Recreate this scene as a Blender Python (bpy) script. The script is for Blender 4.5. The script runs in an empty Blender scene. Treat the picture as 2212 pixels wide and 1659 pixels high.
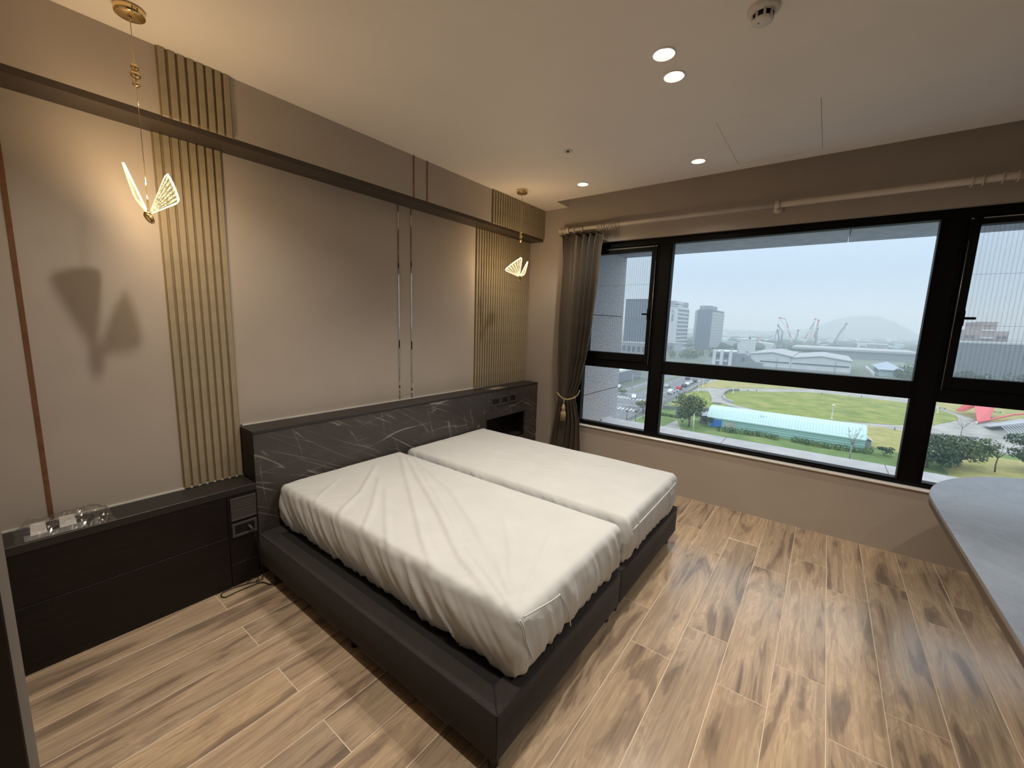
import bpy, bmesh, math, random
from mathutils import Vector, Matrix
random.seed(7)
SC = bpy.context.scene
COL = SC.collection
PI = math.pi

# ------------------------------------------------------------------ camera
cam_data = bpy.data.cameras.new('camera')
cam_data.sensor_width = 36.0
cam_data.lens = 36.0 * 889.29 / 2212.0
cam_data.clip_start = 0.02
cam_data.clip_end = 9000.0
cam = bpy.data.objects.new('camera', cam_data)
COL.objects.link(cam)
_r = Vector((0.60533581, -0.79539313, 0.03030374))
_u = Vector((0.0999797, 0.11374942, 0.98846605))
_f = Vector((0.78966614, 0.59532414, -0.14837977))
cam.matrix_world = Matrix(((_r.x, _u.x, -_f.x, 0.0), (_r.y, _u.y, -_f.y, 0.0), (_r.z, _u.z, -_f.z, 1.59), (0, 0, 0, 1)))
SC.camera = cam

# ------------------------------------------------------------------ sky (overcast, hazy; brighter towards the zenith)
world = bpy.data.worlds.new('overcast_sky')
SC.world = world
world.use_nodes = True
wn = world.node_tree
wn.nodes.clear()
w_out = wn.nodes.new('ShaderNodeOutputWorld')
w_bg = wn.nodes.new('ShaderNodeBackground')
w_tc = wn.nodes.new('ShaderNodeTexCoord')
w_sep = wn.nodes.new('ShaderNodeSeparateXYZ')
w_ramp = wn.nodes.new('ShaderNodeValToRGB')
wn.links.new(w_tc.outputs['Generated'], w_sep.inputs[0])
wn.links.new(w_sep.outputs['Z'], w_ramp.inputs[0])
wn.links.new(w_ramp.outputs['Color'], w_bg.inputs['Color'])
wn.links.new(w_bg.outputs[0], w_out.inputs['Surface'])
SKY = 2.0
cr = w_ramp.color_ramp
cr.elements[0].position = 0.0
cr.elements[0].color = (0.228, 0.322, 0.445, 1)
cr.elements[1].position = 1.0
cr.elements[1].color = (1.0, 1.06, 1.12, 1)
e = cr.elements.new(0.12); e.color = (0.262, 0.358, 0.480, 1)
e = cr.elements.new(0.45); e.color = (0.62, 0.725, 0.85, 1)
w_bg.inputs['Strength'].default_value = SKY

# ------------------------------------------------------------------ exposure / view
SC.view_settings.view_transform = 'Standard'
SC.view_settings.look = 'None'
SC.view_settings.exposure = 0.0
SC.view_settings.gamma = 1.0
SC.view_settings.use_curve_mapping = False
SC.cycles.max_bounces = 8
SC.cycles.volume_bounces = 1
SC.cycles.diffuse_bounces = 4
SC.cycles.glossy_bounces = 4
SC.cycles.transmission_bounces = 6
SC.cycles.transparent_max_bounces = 16
SC.cycles.caustics_reflective = False
SC.cycles.caustics_refractive = False
SC.cycles.sample_clamp_indirect = 6.0

# brightness of the room's own lamps
DOWNLIGHT_W = 60.0
WARM = (1.0, 0.90, 0.77)
WING_STRENGTH = 2.4
PENDANT_W = 8.5

# ------------------------------------------------------------------ room dimensions (metres, camera stands over the origin)
XW = 3.963      # window wall
YH = 2.798      # headboard wall
YU = 2.613      # bulkhead face above the headboard wall
ZC = 2.801      # ceiling
ZS = 2.475      # bulkhead underside
XE, YE = 3.718, 2.315   # curtain recess in the ceiling
G = -25.4       # street level

# ------------------------------------------------------------------ helpers
def srgb(r, g, b):
    def f(c):
        c /= 255.0
        return c / 12.92 if c <= 0.04045 else ((c + 0.055) / 1.055) ** 2.4
    return (f(r), f(g), f(b), 1.0)

class NT:
    """small node-tree builder"""
    def __init__(self, name):
        self.m = bpy.data.materials.new(name)
        self.m.use_nodes = True
        self.t = self.m.node_tree
        self.b = self.t.nodes['Principled BSDF']
        self.out = self.t.nodes['Material Output']
    def n(self, kind, **kw):
        nd = self.t.nodes.new(kind)
        for k, v in kw.items():
            if k in nd.inputs.keys() if hasattr(nd.inputs, 'keys') else False:
                nd.inputs[k].default_value = v
            else:
                setattr(nd, k, v)
        return nd
    def l(self, a, b):
        self.t.links.new(a, b)
    def ramp(self, fac, stops, interp='LINEAR'):
        r = self.t.nodes.new('ShaderNodeValToRGB')
        r.color_ramp.interpolation = interp
        els = r.color_ramp.elements
        while len(els) > 1:
            els.remove(els[-1])
        els[0].position = stops[0][0]; els[0].color = stops[0][1]
        for p, c in stops[1:]:
            e = els.new(p); e.color = c
        if fac is not None:
            self.l(fac, r.inputs[0])
        return r.outputs[0]
    def coords(self, kind='Object', scale=(1, 1, 1), rot=(0, 0, 0)):
        tc = self.t.nodes.new('ShaderNodeTexCoord')
        mp = self.t.nodes.new('ShaderNodeMapping')
        mp.inputs['Scale'].default_value = scale
        mp.inputs['Rotation'].default_value = rot
        self.l(tc.outputs[kind], mp.inputs[0])
        return mp.outputs[0]
    def noise(self, vec, scale, detail=2.0, rough=0.5, distort=0.0, dim='3D', w=None):
        nd = self.t.nodes.new('ShaderNodeTexNoise')
        nd.noise_dimensions = dim
        nd.inputs['Scale'].default_value = scale
        nd.inputs['Detail'].default_value = detail
        nd.inputs['Roughness'].default_value = rough
        nd.inputs['Distortion'].default_value = distort
        self.l(vec, nd.inputs['Vector'])
        if w is not None:
            self.l(w, nd.inputs['W'])
        return nd.outputs['Fac']
    def math(self, op, a, b=None, clamp=False):
        nd = self.t.nodes.new('ShaderNodeMath')
        nd.operation = op
        nd.use_clamp = clamp
        for i, v in enumerate((a, b)):
            if v is None:
                continue
            if isinstance(v, (int, float)):
                nd.inputs[i].default_value = v
            else:
                self.l(v, nd.inputs[i])
        return nd.outputs[0]
    def mix(self, fac, a, b, blend='MIX'):
        nd = self.t.nodes.new('ShaderNodeMix')
        nd.data_type = 'RGBA'
        nd.blend_type = blend
        for s, v in ((nd.inputs[0], fac), (nd.inputs[6], a), (nd.inputs[7], b)):
            if isinstance(v, (int, float)):
                s.default_value = v
            elif isinstance(v, tuple):
                s.default_value = v
            else:
                self.l(v, s)
        return nd.outputs[2]
    def bump(self, h, strength=0.1, dist=0.01):
        nd = self.t.nodes.new('ShaderNodeBump')
        nd.inputs['Strength'].default_value = strength
        nd.inputs['Distance'].default_value = dist
        self.l(h, nd.inputs['Height'])
        self.l(nd.outputs[0], self.b.inputs['Normal'])
    def set(self, color=None, rough=None, metal=None, spec=None, **kw):
        if color is not None:
            if isinstance(color, tuple):
                self.b.inputs['Base Color'].default_value = color
            else:
                self.l(color, self.b.inputs['Base Color'])
        if rough is not None:
            if isinstance(rough, (int, float)):
                self.b.inputs['Roughness'].default_value = rough
            else:
                self.l(rough, self.b.inputs['Roughness'])
        if metal is not None:
            self.b.inputs['Metallic'].default_value = metal
        if spec is not None:
            self.b.inputs['Specular IOR Level'].default_value = spec
        for k, v in kw.items():
            self.b.inputs[k].default_value = v
        return self.m

MATS = {}
def flat(name, color, rough=0.6, metal=0.0, spec=0.5, var=0.06, scale=6.0, bump=0.0, bscale=200.0):
    """plain material with a little procedural unevenness"""
    if name in MATS:
        return MATS[name]
    t = NT(name)
    v = t.coords('Object')
    f = t.noise(v, scale, 3.0)
    k = 1.0 - var
    dark = (color[0] * k, color[1] * k, color[2] * k, 1)
    lite = (min(1, color[0] * (1 + var)), min(1, color[1] * (1 + var)), min(1, color[2] * (1 + var)), 1)
    c = t.ramp(f, [(0.3, dark), (0.7, lite)])
    t.set(c, rough, metal, spec)
    if bump:
        t.bump(t.noise(v, bscale, 2.0), bump, 0.002)
    MATS[name] = t.m
    return t.m

def worldloc(o):
    v = Vector((0, 0, 0))
    while o is not None:
        v += o.location
        o = o.parent
    return v

def tag(o, label=None, cat=None, group=None, kind=None):
    if label: o['label'] = label
    if cat: o['category'] = cat
    if group: o['group'] = group
    if kind: o['kind'] = kind
    return o

def thing(name, label, cat, loc=(0, 0, 0), group=None, kind=None):
    o = bpy.data.objects.new(name, None)
    o.empty_display_size = 0.1
    o.location = loc
    COL.objects.link(o)
    return tag(o, label, cat, group, kind)

def part(name, parent, kind=None, loc=(0, 0, 0)):
    o = bpy.data.objects.new(name, None)
    COL.objects.link(o); o.parent = parent; o.location = loc
    if kind: o['kind'] = kind
    return o

class MB:
    """collects geometry in world coordinates, builds ONE mesh object"""
    def __init__(self):
        self.v = []; self.f = []; self.smooth = []
    def add(self, verts, faces, smooth=False):
        o = len(self.v)
        self.v.extend([tuple(p) for p in verts])
        self.f.extend([tuple(i + o for i in q) for q in faces])
        self.smooth.extend([smooth] * len(faces))
        return self
    def box(self, x0, x1, y0, y1, z0, z1, bevel=0.0, seg=2):
        if bevel <= 0:
            v = [(x, y, z) for x in (x0, x1) for y in (y0, y1) for z in (z0, z1)]
            return self.add(v, [(0, 1, 3, 2), (4, 6, 7, 5), (0, 4, 5, 1), (2, 3, 7, 6), (0, 2, 6, 4), (1, 5, 7, 3)])
        bm = bmesh.new()
        bmesh.ops.create_cube(bm, size=1.0)
        for q in bm.verts:
            q.co = Vector(((x0 + x1) / 2 + q.co.x * (x1 - x0), (y0 + y1) / 2 + q.co.y * (y1 - y0), (z0 + z1) / 2 + q.co.z * (z1 - z0)))
        bmesh.ops.bevel(bm, geom=bm.edges[:], offset=bevel, segments=seg, profile=0.5, affect='EDGES')
        self.frombm(bm, seg > 1)
        return self
    def frombm(self, bm, smooth=False):
        bm.verts.index_update()
        self.add([q.co[:] for q in bm.verts], [[q.index for q in f.verts] for f in bm.faces], smooth)
        bm.free()
    def quad(self, a, b, c, d):
        return self.add([a, b, c, d], [(0, 1, 2, 3)])
    def prism(self, poly, z0, z1):
        """polygon (x,y) list, counter-clockwise, extruded in z"""
        n = len(poly)
        v = [(x, y, z0) for x, y in poly] + [(x, y, z1) for x, y in poly]
        f = [tuple(range(n - 1, -1, -1)), tuple(range(n, 2 * n))]
        f += [(i, (i + 1) % n, n + (i + 1) % n, n + i) for i in range(n)]
        return self.add(v, f)
    def extrude(self, poly, vec):
        """planar 3D polygon extruded by vec"""
        n = len(poly); vec = Vector(vec)
        v = [tuple(p) for p in poly] + [tuple(Vector(p) + vec) for p in poly]
        f = [tuple(range(n - 1, -1, -1)), tuple(range(n, 2 * n))]
        f += [(i, (i + 1) % n, n + (i + 1) % n, n + i) for i in range(n)]
        return self.add(v, f)
    def tube(self, path, r, seg=8, caps=True, radii=None):
        path = [Vector(p) for p in path]
        rings = []; n = len(path)
        prev = None
        for i, p in enumerate(path):
            d = (path[min(i + 1, n - 1)] - path[max(i - 1, 0)])
            d = d.normalized() if d.length > 1e-9 else Vector((0, 0, 1))
            a = prev if prev is not None else (Vector((0, 0, 1)) if abs(d.z) < 0.9 else Vector((1, 0, 0)))
            a = (a - d * a.dot(d)); a.normalize(); prev = a
            b = d.cross(a)
            rr = radii[i] if radii else r
            rings.append([p + a * math.cos(t) * rr + b * math.sin(t) * rr for t in [2 * PI * k / seg for k in range(seg)]])
        v = [q for ring in rings for q in ring]
        f = []
        for i in range(n - 1):
            for k in range(seg):
                k2 = (k + 1) % seg
                f.append((i * seg + k, i * seg + k2, (i + 1) * seg + k2, (i + 1) * seg + k))
        o = len(self.v)
        self.add(v, f, True)
        if caps:
            self.f.append(tuple(o + k for k in range(seg - 1, -1, -1))); self.smooth.append(False)
            self.f.append(tuple(o + (n - 1) * seg + k for k in range(seg))); self.smooth.append(False)
        return self
    def lathe(self, prof, c, seg=24, axis='z'):
        """profile of (radius, height) about a vertical (or x / y) axis through c"""
        c = Vector(c); v = []
        for r, h in prof:
            for k in range(seg):
                t = 2 * PI * k / seg
                a, b = r * math.cos(t), r * math.sin(t)
                if axis == 'z': v.append(c + Vector((a, b, h)))
                elif axis == 'y': v.append(c + Vector((b, h, a)))
                else: v.append(c + Vector((h, a, b)))
        f = []
        for i in range(len(prof) - 1):
            for k in range(seg):
                k2 = (k + 1) % seg
                f.append((i * seg + k, i * seg + k2, (i + 1) * seg + k2, (i + 1) * seg + k))
        return self.add(v, f, True)
    def ball(self, c, rx, ry=None, rz=None, seg=16, rings=10, rot=None):
        ry = ry or rx; rz = rz or rx; c = Vector(c); v = []; f = []
        for i in range(rings + 1):
            a = PI * i / rings
            for k in range(seg):
                t = 2 * PI * k / seg
                q = Vector((rx * math.sin(a) * math.cos(t), ry * math.sin(a) * math.sin(t), rz * math.cos(a)))
                if rot is not None: q = rot @ q
                v.append(c + q)
        for i in range(rings):
            for k in range(seg):
                k2 = (k + 1) % seg
                f.append((i * seg + k, (i + 1) * seg + k, (i + 1) * seg + k2, i * seg + k2))
        return self.add(v, f, True)
    def build(self, name, mat, parent=None, fix=True, origin=None):
        me = bpy.data.meshes.new(name)
        off = worldloc(parent) if parent is not None else Vector((0, 0, 0))
        o = bpy.data.objects.new(name, me)
        if origin is not None:
            o.location = Vector(origin) - off
            off = Vector(origin)
        me.from_pydata([(p[0] - off.x, p[1] - off.y, p[2] - off.z) for p in self.v], [], self.f)
        for p, s in zip(me.polygons, self.smooth):
            p.use_smooth = s
        if fix:
            bm = bmesh.new(); bm.from_mesh(me)
            bmesh.ops.recalc_face_normals(bm, faces=bm.faces[:])
            bm.to_mesh(me); bm.free()
        me.materials.append(mat)
        COL.objects.link(o)
        if parent is not None:
            o.parent = parent
        return o

def boxo(name, mat, parent, x0, x1, y0, y1, z0, z1, bevel=0.0, seg=2, origin=None):
    return MB().box(x0, x1, y0, y1, z0, z1, bevel, seg).build(name, mat, parent, origin=origin)

def copy_tree(o, parent=None, loc=None):
    c = o.copy(); COL.objects.link(c)
    if parent is not None: c.parent = parent
    if loc is not None: c.location = loc
    for ch in list(o.children):
        copy_tree(ch, c)
    return c

def struct(o):
    o['kind'] = 'structure'
    return o
# ------------------------------------------------------------------ interior materials
def mat_wall():
    t = NT('beige_wall_paint')
    v = t.coords('Object')
    c = t.ramp(t.noise(v, 3.0, 4.0), [(0.3, (0.412, 0.360, 0.310, 1)), (0.7, (0.444, 0.388, 0.335, 1))])
    t.set(c, 0.55, spec=0.35)
    t.bump(t.noise(v, 260.0, 2.0), 0.08, 0.001)
    return t.m
def mat_ceiling():
    t = NT('ceiling_paint')
    v = t.coords('Object')
    c = t.ramp(t.noise(v, 2.0, 3.0), [(0.3, (0.80, 0.73, 0.65, 1)), (0.7, (0.83, 0.76, 0.68, 1))])
    t.set(c, 0.62, spec=0.3)
    t.bump(t.noise(v, 200.0, 2.0), 0.05, 0.001)
    return t.m
def mat_plank():
    t = NT('wood_look_tile')
    tc = t.t.nodes.new('ShaderNodeTexCoord')
    oi = t.t.nodes.new('ShaderNodeObjectInfo')
    mp = t.t.nodes.new('ShaderNodeMapping')
    mp.inputs['Scale'].default_value = (0.85, 5.2, 1.0)
    t.l(tc.outputs['Object'], mp.inputs[0])
    off = t.math('MULTIPLY', oi.outputs['Random'], 53.0)
    n1 = t.noise(mp.outputs[0], 1.35, 6.0, 0.50, 1.5, '4D', off)
    mp2 = t.t.nodes.new('ShaderNodeMapping')
    mp2.inputs['Scale'].default_value = (1.6, 60.0, 1.0)
    t.l(tc.outputs['Object'], mp2.inputs[0])
    n2 = t.noise(mp2.outputs[0], 1.6, 4.0, 0.6, 0.6, '4D', off)
    mp3 = t.t.nodes.new('ShaderNodeMapping')
    mp3.inputs['Scale'].default_value = (0.7, 3.0, 1.0)
    t.l(tc.outputs['Object'], mp3.inputs[0])
    n3 = t.noise(mp3.outputs[0], 1.1, 2.0, 0.5, 0.4, '4D', off)
    # rings: repeated bands of the warped field give the growth-ring look
    rings = t.math('FRACT', t.math('MULTIPLY', n1, 15.0))
    rings = t.math('ABSOLUTE', t.math('SUBTRACT', rings, 0.5))
    base = t.ramp(n1, [(0.28, (0.205, 0.148, 0.108, 1)), (0.38, (0.310, 0.227, 0.161, 1)), (0.455, (0.528, 0.393, 0.264, 1)),
                       (0.56, (0.601, 0.455, 0.306, 1)), (0.635, (0.436, 0.321, 0.218, 1)), (0.70, (0.271, 0.198, 0.143, 1)), (0.80, (0.475, 0.354, 0.238, 1))])
    c = t.mix(t.math('MULTIPLY', rings, 0.42), base, t.ramp(None, [(0, (0.15, 0.105, 0.075, 1))]), 'MIX')
    grain = t.ramp(n2, [(0.36, (0.74, 0.74, 0.75, 1)), (0.58, (1.06, 1.05, 1.04, 1))])
    c = t.mix(0.7, c, grain, 'MULTIPLY')
    tone = t.ramp(n3, [(0.3, (0.80, 0.81, 0.83, 1)), (0.7, (1.10, 1.07, 1.03, 1))])
    c = t.mix(0.9, c, tone, 'MULTIPLY')
    rt = t.ramp(oi.outputs['Random'], [(0.0, (0.78, 0.815, 0.88, 1)), (0.5, (0.93, 0.95, 0.985, 1)), (1.0, (1.03, 1.03, 1.03, 1))])
    c = t.mix(0.8, c, rt, 'MULTIPLY')
    t.set(c, t.math('ADD', t.math('MULTIPLY', n2, 0.12), 0.16), spec=0.55)
    t.bump(n2, 0.06, 0.0012)
    return t.m
def mat_marble():
    t = NT('dark_veined_marble')
    v = t.coords('Object')
    base = t.ramp(t.noise(v, 2.4, 5.0, 0.6, 0.6), [(0.3, (0.036, 0.031, 0.029, 1)), (0.55, (0.050, 0.043, 0.040, 1)), (0.75, (0.068, 0.058, 0.052, 1))])
    def veins(rot, sx, sz, w, thr, seed):
        r1 = t.coords('Object', (1, 1, 1), (0, math.radians(rot), 0))
        mp = t.t.nodes.new('ShaderNodeMapping')
        mp.inputs['Scale'].default_value = (sx, 1.0, sz)
        mp.inputs['Location'].default_value = (seed, seed * 0.37, seed * 1.7)
        t.l(r1, mp.inputs[0])
        n = t.noise(mp.outputs[0], 1.0, 1.5, 0.35, 0.12)
        line = t.math('SUBTRACT', 1.0, t.math('DIVIDE', t.math('ABSOLUTE', t.math('SUBTRACT', n, 0.5)), w), True)
        mask = t.noise(mp.outputs[0], 1.9, 3.0, 0.65)
        mask = t.math('MULTIPLY', t.math('SUBTRACT', mask, thr), 6.0, True)
        return t.math('MULTIPLY', line, mask)
    a = veins(-30, 1.0, 8.0, 0.0105, 0.46, 3.1)
    b = veins(-27, 0.8, 13.0, 0.0120, 0.48, 11.7)
    c2 = veins(-77, 1.2, 7.5, 0.0085, 0.48, 23.9)
    d = veins(8, 0.7, 7.0, 0.0070, 0.47, 41.3)
    s = t.math('ADD', t.math('ADD', a, b), t.math('ADD', c2, d), True)
    c = t.mix(t.math('MULTIPLY', s, 0.62), base, t.ramp(None, [(0, (0.42, 0.38, 0.35, 1))]))
    t.set(c, 0.38, spec=0.45)
    return t.m
def mat_darkwood():
    t = NT('dark_brown_veneer')
    v = t.coords('Object', (1.5, 30.0, 30.0))
    n = t.noise(v, 2.0, 4.0, 0.6, 0.3)
    c = t.ramp(n, [(0.3, (0.0065, 0.0042, 0.0036, 1)), (0.7, (0.0120, 0.0078, 0.0066, 1))])
    t.set(c, 0.5, spec=0.35)
    return t.m
def mat_fabric(name, a, b, scale=520.0, rough=0.9):
    t = NT(name)
    v = t.coords('Object')
    w = t.t.nodes.new('ShaderNodeTexNoise')
    n = t.noise(v, scale, 2.0, 0.7)
    n2 = t.noise(v, 9.0, 3.0)
    c = t.ramp(n, [(0.3, a), (0.7, b)])
    c = t.mix(0.5, c, t.ramp(n2, [(0.3, (0.88, 0.88, 0.88, 1)), (0.7, (1.1, 1.1, 1.1, 1))]), 'MULTIPLY')
    t.t.nodes.remove(w)
    t.set(c, rough, spec=0.2)
    t.b.inputs['Sheen Weight'].default_value = 0.06
    t.b.inputs['Sheen Roughness'].default_value = 0.5
    t.bump(n, 0.25, 0.001)
    return t.m
def mat_sheet():
    t = NT('white_cotton_sheet')
    v = t.coords('Object')
    n = t.noise(v, 700.0, 2.0, 0.6)
    n2 = t.noise(v, 5.0, 4.0, 0.6)
    c = t.ramp(n2, [(0.3, (0.545, 0.56, 0.565, 1)), (0.7, (0.585, 0.60, 0.61, 1))])
    t.set(c, 0.85, spec=0.2)
    t.bump(n, 0.10, 0.0008)
    return t.m
def mat_curtain():
    t = NT('taupe_satin_curtain')
    v = t.coords('Object', (1, 1, 1))
    n = t.noise(t.coords('Object', (300, 300, 12)), 1.0, 2.0)
    c = t.ramp(n, [(0.3, (0.066, 0.051, 0.036, 1)), (0.7, (0.096, 0.075, 0.054, 1))])
    t.set(c, 0.36, spec=0.5)
    t.b.inputs['Sheen Weight'].default_value = 0.1
    return t.m
def mat_gold():
    t = NT('polished_gold')
    c = t.ramp(t.noise(t.coords('Object'), 12.0, 2.0), [(0.3, (0.78, 0.58, 0.28, 1)), (0.7, (0.84, 0.63, 0.32, 1))])
    t.set(c, 0.10, 1.0)
    return t.m
def mat_goldstrip():
    t = NT('rose_gold_strip')
    c = t.ramp(t.noise(t.coords('Object'), 12.0, 2.0), [(0.3, (0.72, 0.60, 0.50, 1)), (0.7, (0.78, 0.66, 0.56, 1))])
    t.set(c, 0.03, 1.0)
    return t.m
def mat_glass():
    t = NT('window_glass')
    tr = t.t.nodes.new('ShaderNodeBsdfTransparent'); tr.inputs[0].default_value = (0.985, 0.992, 0.99, 1)
    gl = t.t.nodes.new('ShaderNodeBsdfGlossy'); gl.inputs['Roughness'].default_value = 0.0
    fr = t.t.nodes.new('ShaderNodeFresnel'); fr.inputs[0].default_value = 1.30
    # a faint procedural unevenness in the glass coating
    nz = t.noise(t.coords('Object'), 0.7, 1.0)
    fac = t.math('MULTIPLY', fr.outputs[0], t.math('ADD', t.math('MULTIPLY', nz, 0.1), 0.55))
    mx = t.t.nodes.new('ShaderNodeMixShader')
    t.l(fac, mx.inputs[0]); t.l(tr.outputs[0], mx.inputs[1]); t.l(gl.outputs[0], mx.inputs[2])
    t.l(mx.outputs[0], t.out.inputs['Surface'])
    return t.m
def mat_screen():
    # woven mesh: the share of light stopped grows as the weave is seen at a slant, 1-(1-a)(1-a/cos)
    t = NT('pleated_screen_mesh')
    tr = t.t.nodes.new('ShaderNodeBsdfTransparent')
    df = t.t.nodes.new('ShaderNodeBsdfDiffuse')
    c = t.ramp(t.noise(t.coords('Object'), 900.0, 2.0), [(0.3, (0.10, 0.105, 0.115, 1)), (0.7, (0.16, 0.165, 0.18, 1))])
    t.l(c, df.inputs[0])
    ge = t.t.nodes.new('ShaderNodeNewGeometry')
    dt = t.t.nodes.new('ShaderNodeVectorMath'); dt.operation = 'DOT_PRODUCT'
    t.l(ge.outputs['Normal'], dt.inputs[0]); t.l(ge.outputs['Incoming'], dt.inputs[1])
    cs = t.math('MAXIMUM', t.math('ABSOLUTE', dt.outputs['Value']), 0.14)
    a = 0.075
    fac = t.math('SUBTRACT', 1.0, t.math('MULTIPLY', 1.0 - a, t.math('SUBTRACT', 1.0, t.math('DIVIDE', a, cs), True)), True)
    mx = t.t.nodes.new('ShaderNodeMixShader')
    t.l(fac, mx.inputs[0]); t.l(tr.outputs[0], mx.inputs[1]); t.l(df.outputs[0], mx.inputs[2])
    t.l(mx.outputs[0], t.out.inputs['Surface'])
    return t.m
def mat_plastic_film():
    t = NT('clear_plastic_film')
    tr = t.t.nodes.new('ShaderNodeBsdfTransparent'); tr.inputs[0].default_value = (0.93, 0.93, 0.93, 1)
    gl = t.t.nodes.new('ShaderNodeBsdfGlossy'); gl.inputs['Roughness'].default_value = 0.12
    lw = t.t.nodes.new('ShaderNodeLayerWeight'); lw.inputs[0].default_value = 0.35
    nz = t.noise(t.coords('Object'), 40.0, 2.0)
    fac = t.math('ADD', t.math('MULTIPLY', lw.outputs['Facing'], 0.45), t.math('MULTIPLY', nz, 0.16))
    mx = t.t.nodes.new('ShaderNodeMixShader')
    t.l(fac, mx.inputs[0]); t.l(tr.outputs[0], mx.inputs[1]); t.l(gl.outputs[0], mx.inputs[2])
    t.l(mx.outputs[0], t.out.inputs['Surface'])
    return t.m
def mat_desk():
    t = NT('grey_stone_laminate')
    v = t.coords('Object')
    n = t.noise(v, 4.0, 6.0, 0.65, 1.2)
    n2 = t.noise(v, 16.0, 5.0, 0.7, 2.0)
    c = t.ramp(n, [(0.3, (0.135, 0.150, 0.180, 1)), (0.7, (0.190, 0.210, 0.245, 1))])
    c = t.mix(0.5, c, t.ramp(n2, [(0.32, (0.80, 0.80, 0.80, 1)), (0.5, (1, 1, 1, 1))]), 'MULTIPLY')
    t.set(c, 0.24, spec=1.0)
    return t.m
def mat_wing():
    t = NT('lit_acrylic_wing')
    tc = t.t.nodes.new('ShaderNodeTexCoord')
    v = tc.outputs['UV']
    sp = t.t.nodes.new('ShaderNodeSeparateXYZ'); t.l(v, sp.inputs[0])
    # u = position along the fan (0..1), v = distance from the root (0..1)
    fan = t.math('FRACT', t.math('MULTIPLY', sp.outputs['X'], 7.0))
    fan = t.math('ABSOLUTE', t.math('SUBTRACT', fan, 0.5))
    mott = t.noise(t.coords('Object'), 150.0, 3.0, 0.7)
    rib = t.ramp(fan, [(0.08, (0.25, 0.25, 0.25, 1)), (0.30, (1, 1, 1, 1))])
    body = t.mix(0.85, rib, t.ramp(mott, [(0.40, (0.15, 0.15, 0.15, 1)), (0.60, (1.2, 1.2, 1.2, 1))]), 'MULTIPLY')
    body = t.mix(1.0, body, t.ramp(sp.outputs['Y'], [(0.0, (1.6, 1.6, 1.6, 1)), (0.4, (0.7, 0.7, 0.7, 1)), (1.0, (0.7, 0.7, 0.7, 1))]), 'MULTIPLY')
    ends = t.math('MINIMUM', sp.outputs['X'], t.math('SUBTRACT', 1.0, sp.outputs['X']))
    rim = t.math('MAXIMUM', t.math('GREATER_THAN', sp.outputs['Y'], 0.945), t.math('LESS_THAN', ends, 0.045))
    k = t.mix(rim, body, (1.7, 1.7, 1.7, 1))
    em = t.t.nodes.new('ShaderNodeEmission')
    col = t.mix(1.0, k, (1.0, 0.80, 0.42, 1), 'MULTIPLY')
    t.l(col, em.inputs[0]); em.inputs[1].default_value = WING_STRENGTH
    tr = t.t.nodes.new('ShaderNodeBsdfTransparent'); tr.inputs[0].default_value = (0.95, 0.9, 0.8, 1)
    mx = t.t.nodes.new('ShaderNodeMixShader'); mx.inputs[0].default_value = 0.75
    t.l(tr.outputs[0], mx.inputs[1]); t.l(em.outputs[0], mx.inputs[2])
    t.l(mx.outputs[0], t.out.inputs['Surface'])
    return t.m
def mat_emit(name, col, strength):
    t = NT(name)
    n = t.noise(t.coords('Object'), 5.0, 1.0)
    c = t.ramp(n, [(0.3, (col[0] * 0.98, col[1] * 0.98, col[2] * 0.98, 1)), (0.7, (col[0], col[1], col[2], 1))])
    t.l(c, t.b.inputs['Emission Color'])
    t.b.inputs['Emission Strength'].default_value = strength
    t.b.inputs['Base Color'].default_value = (0.8, 0.8, 0.8, 1)
    return t.m

M_WALL = mat_wall(); M_CEIL = mat_ceiling(); M_PLANK = mat_plank(); M_MARBLE = mat_marble(); M_DWOOD = mat_darkwood()
M_SLAT = flat('olive_beige_slat', (0.315, 0.262, 0.175, 1), 0.5, var=0.10, scale=14.0, bump=0.1, bscale=90.0)
M_SLATBACK = flat('slat_backing', (0.235, 0.175, 0.105, 1), 0.6)
M_BEAM = flat('dark_bronze_beam', (0.052, 0.038, 0.029, 1), 0.42, var=0.12, scale=3.0)
M_LEDGE = flat('charcoal_ledge', (0.021, 0.0178, 0.0165, 1), 0.45, var=0.12, scale=4.0)
M_GOLD = mat_gold(); M_STRIP = mat_goldstrip()
M_COPPER = flat('copper_strip', (0.235, 0.112, 0.056, 1), 0.4, 0.5, var=0.15, scale=30.0)
M_WHITETRIM = flat('pale_trim', (0.62, 0.60, 0.56, 1), 0.5)
M_FRAME = flat('black_aluminium', (0.0028, 0.0024, 0.0024, 1), 0.5, spec=0.15, var=0.15)
M_GLASS = mat_glass(); M_SCREEN = mat_screen(); M_FILM = mat_plastic_film()
M_SHEET = mat_sheet(); M_CURTAIN = mat_curtain(); M_DESK = mat_desk(); M_WING = mat_wing()
M_BEDFAB = mat_fabric('charcoal_upholstery', (0.020, 0.0175, 0.017, 1), (0.050, 0.044, 0.042, 1))
M_BLACKCLOTH = flat('black_base_cloth', (0.008, 0.008, 0.008, 1), 0.9, bump=0.2)
M_BLACK = flat('black_plastic', (0.012, 0.011, 0.011, 1), 0.4)
M_WHITEPLASTIC = flat('white_plastic', (0.66, 0.62, 0.56, 1), 0.4)
M_RODWHITE = flat('cream_painted_wood', (0.62, 0.55, 0.47, 1), 0.45)
M_GROUT = flat('tile_grout', (0.66, 0.56, 0.44, 1), 0.8)
M_ROPE = flat('gold_braid', (0.42, 0.33, 0.17, 1), 0.55, var=0.35, scale=160.0, bump=0.5, bscale=300.0)
M_PAPER = flat('white_paper', (0.70, 0.68, 0.66, 1), 0.7)
M_SILL = flat('pale_sill_stone', (0.93, 0.91, 0.89, 1), 0.2, spec=0.9)

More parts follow.
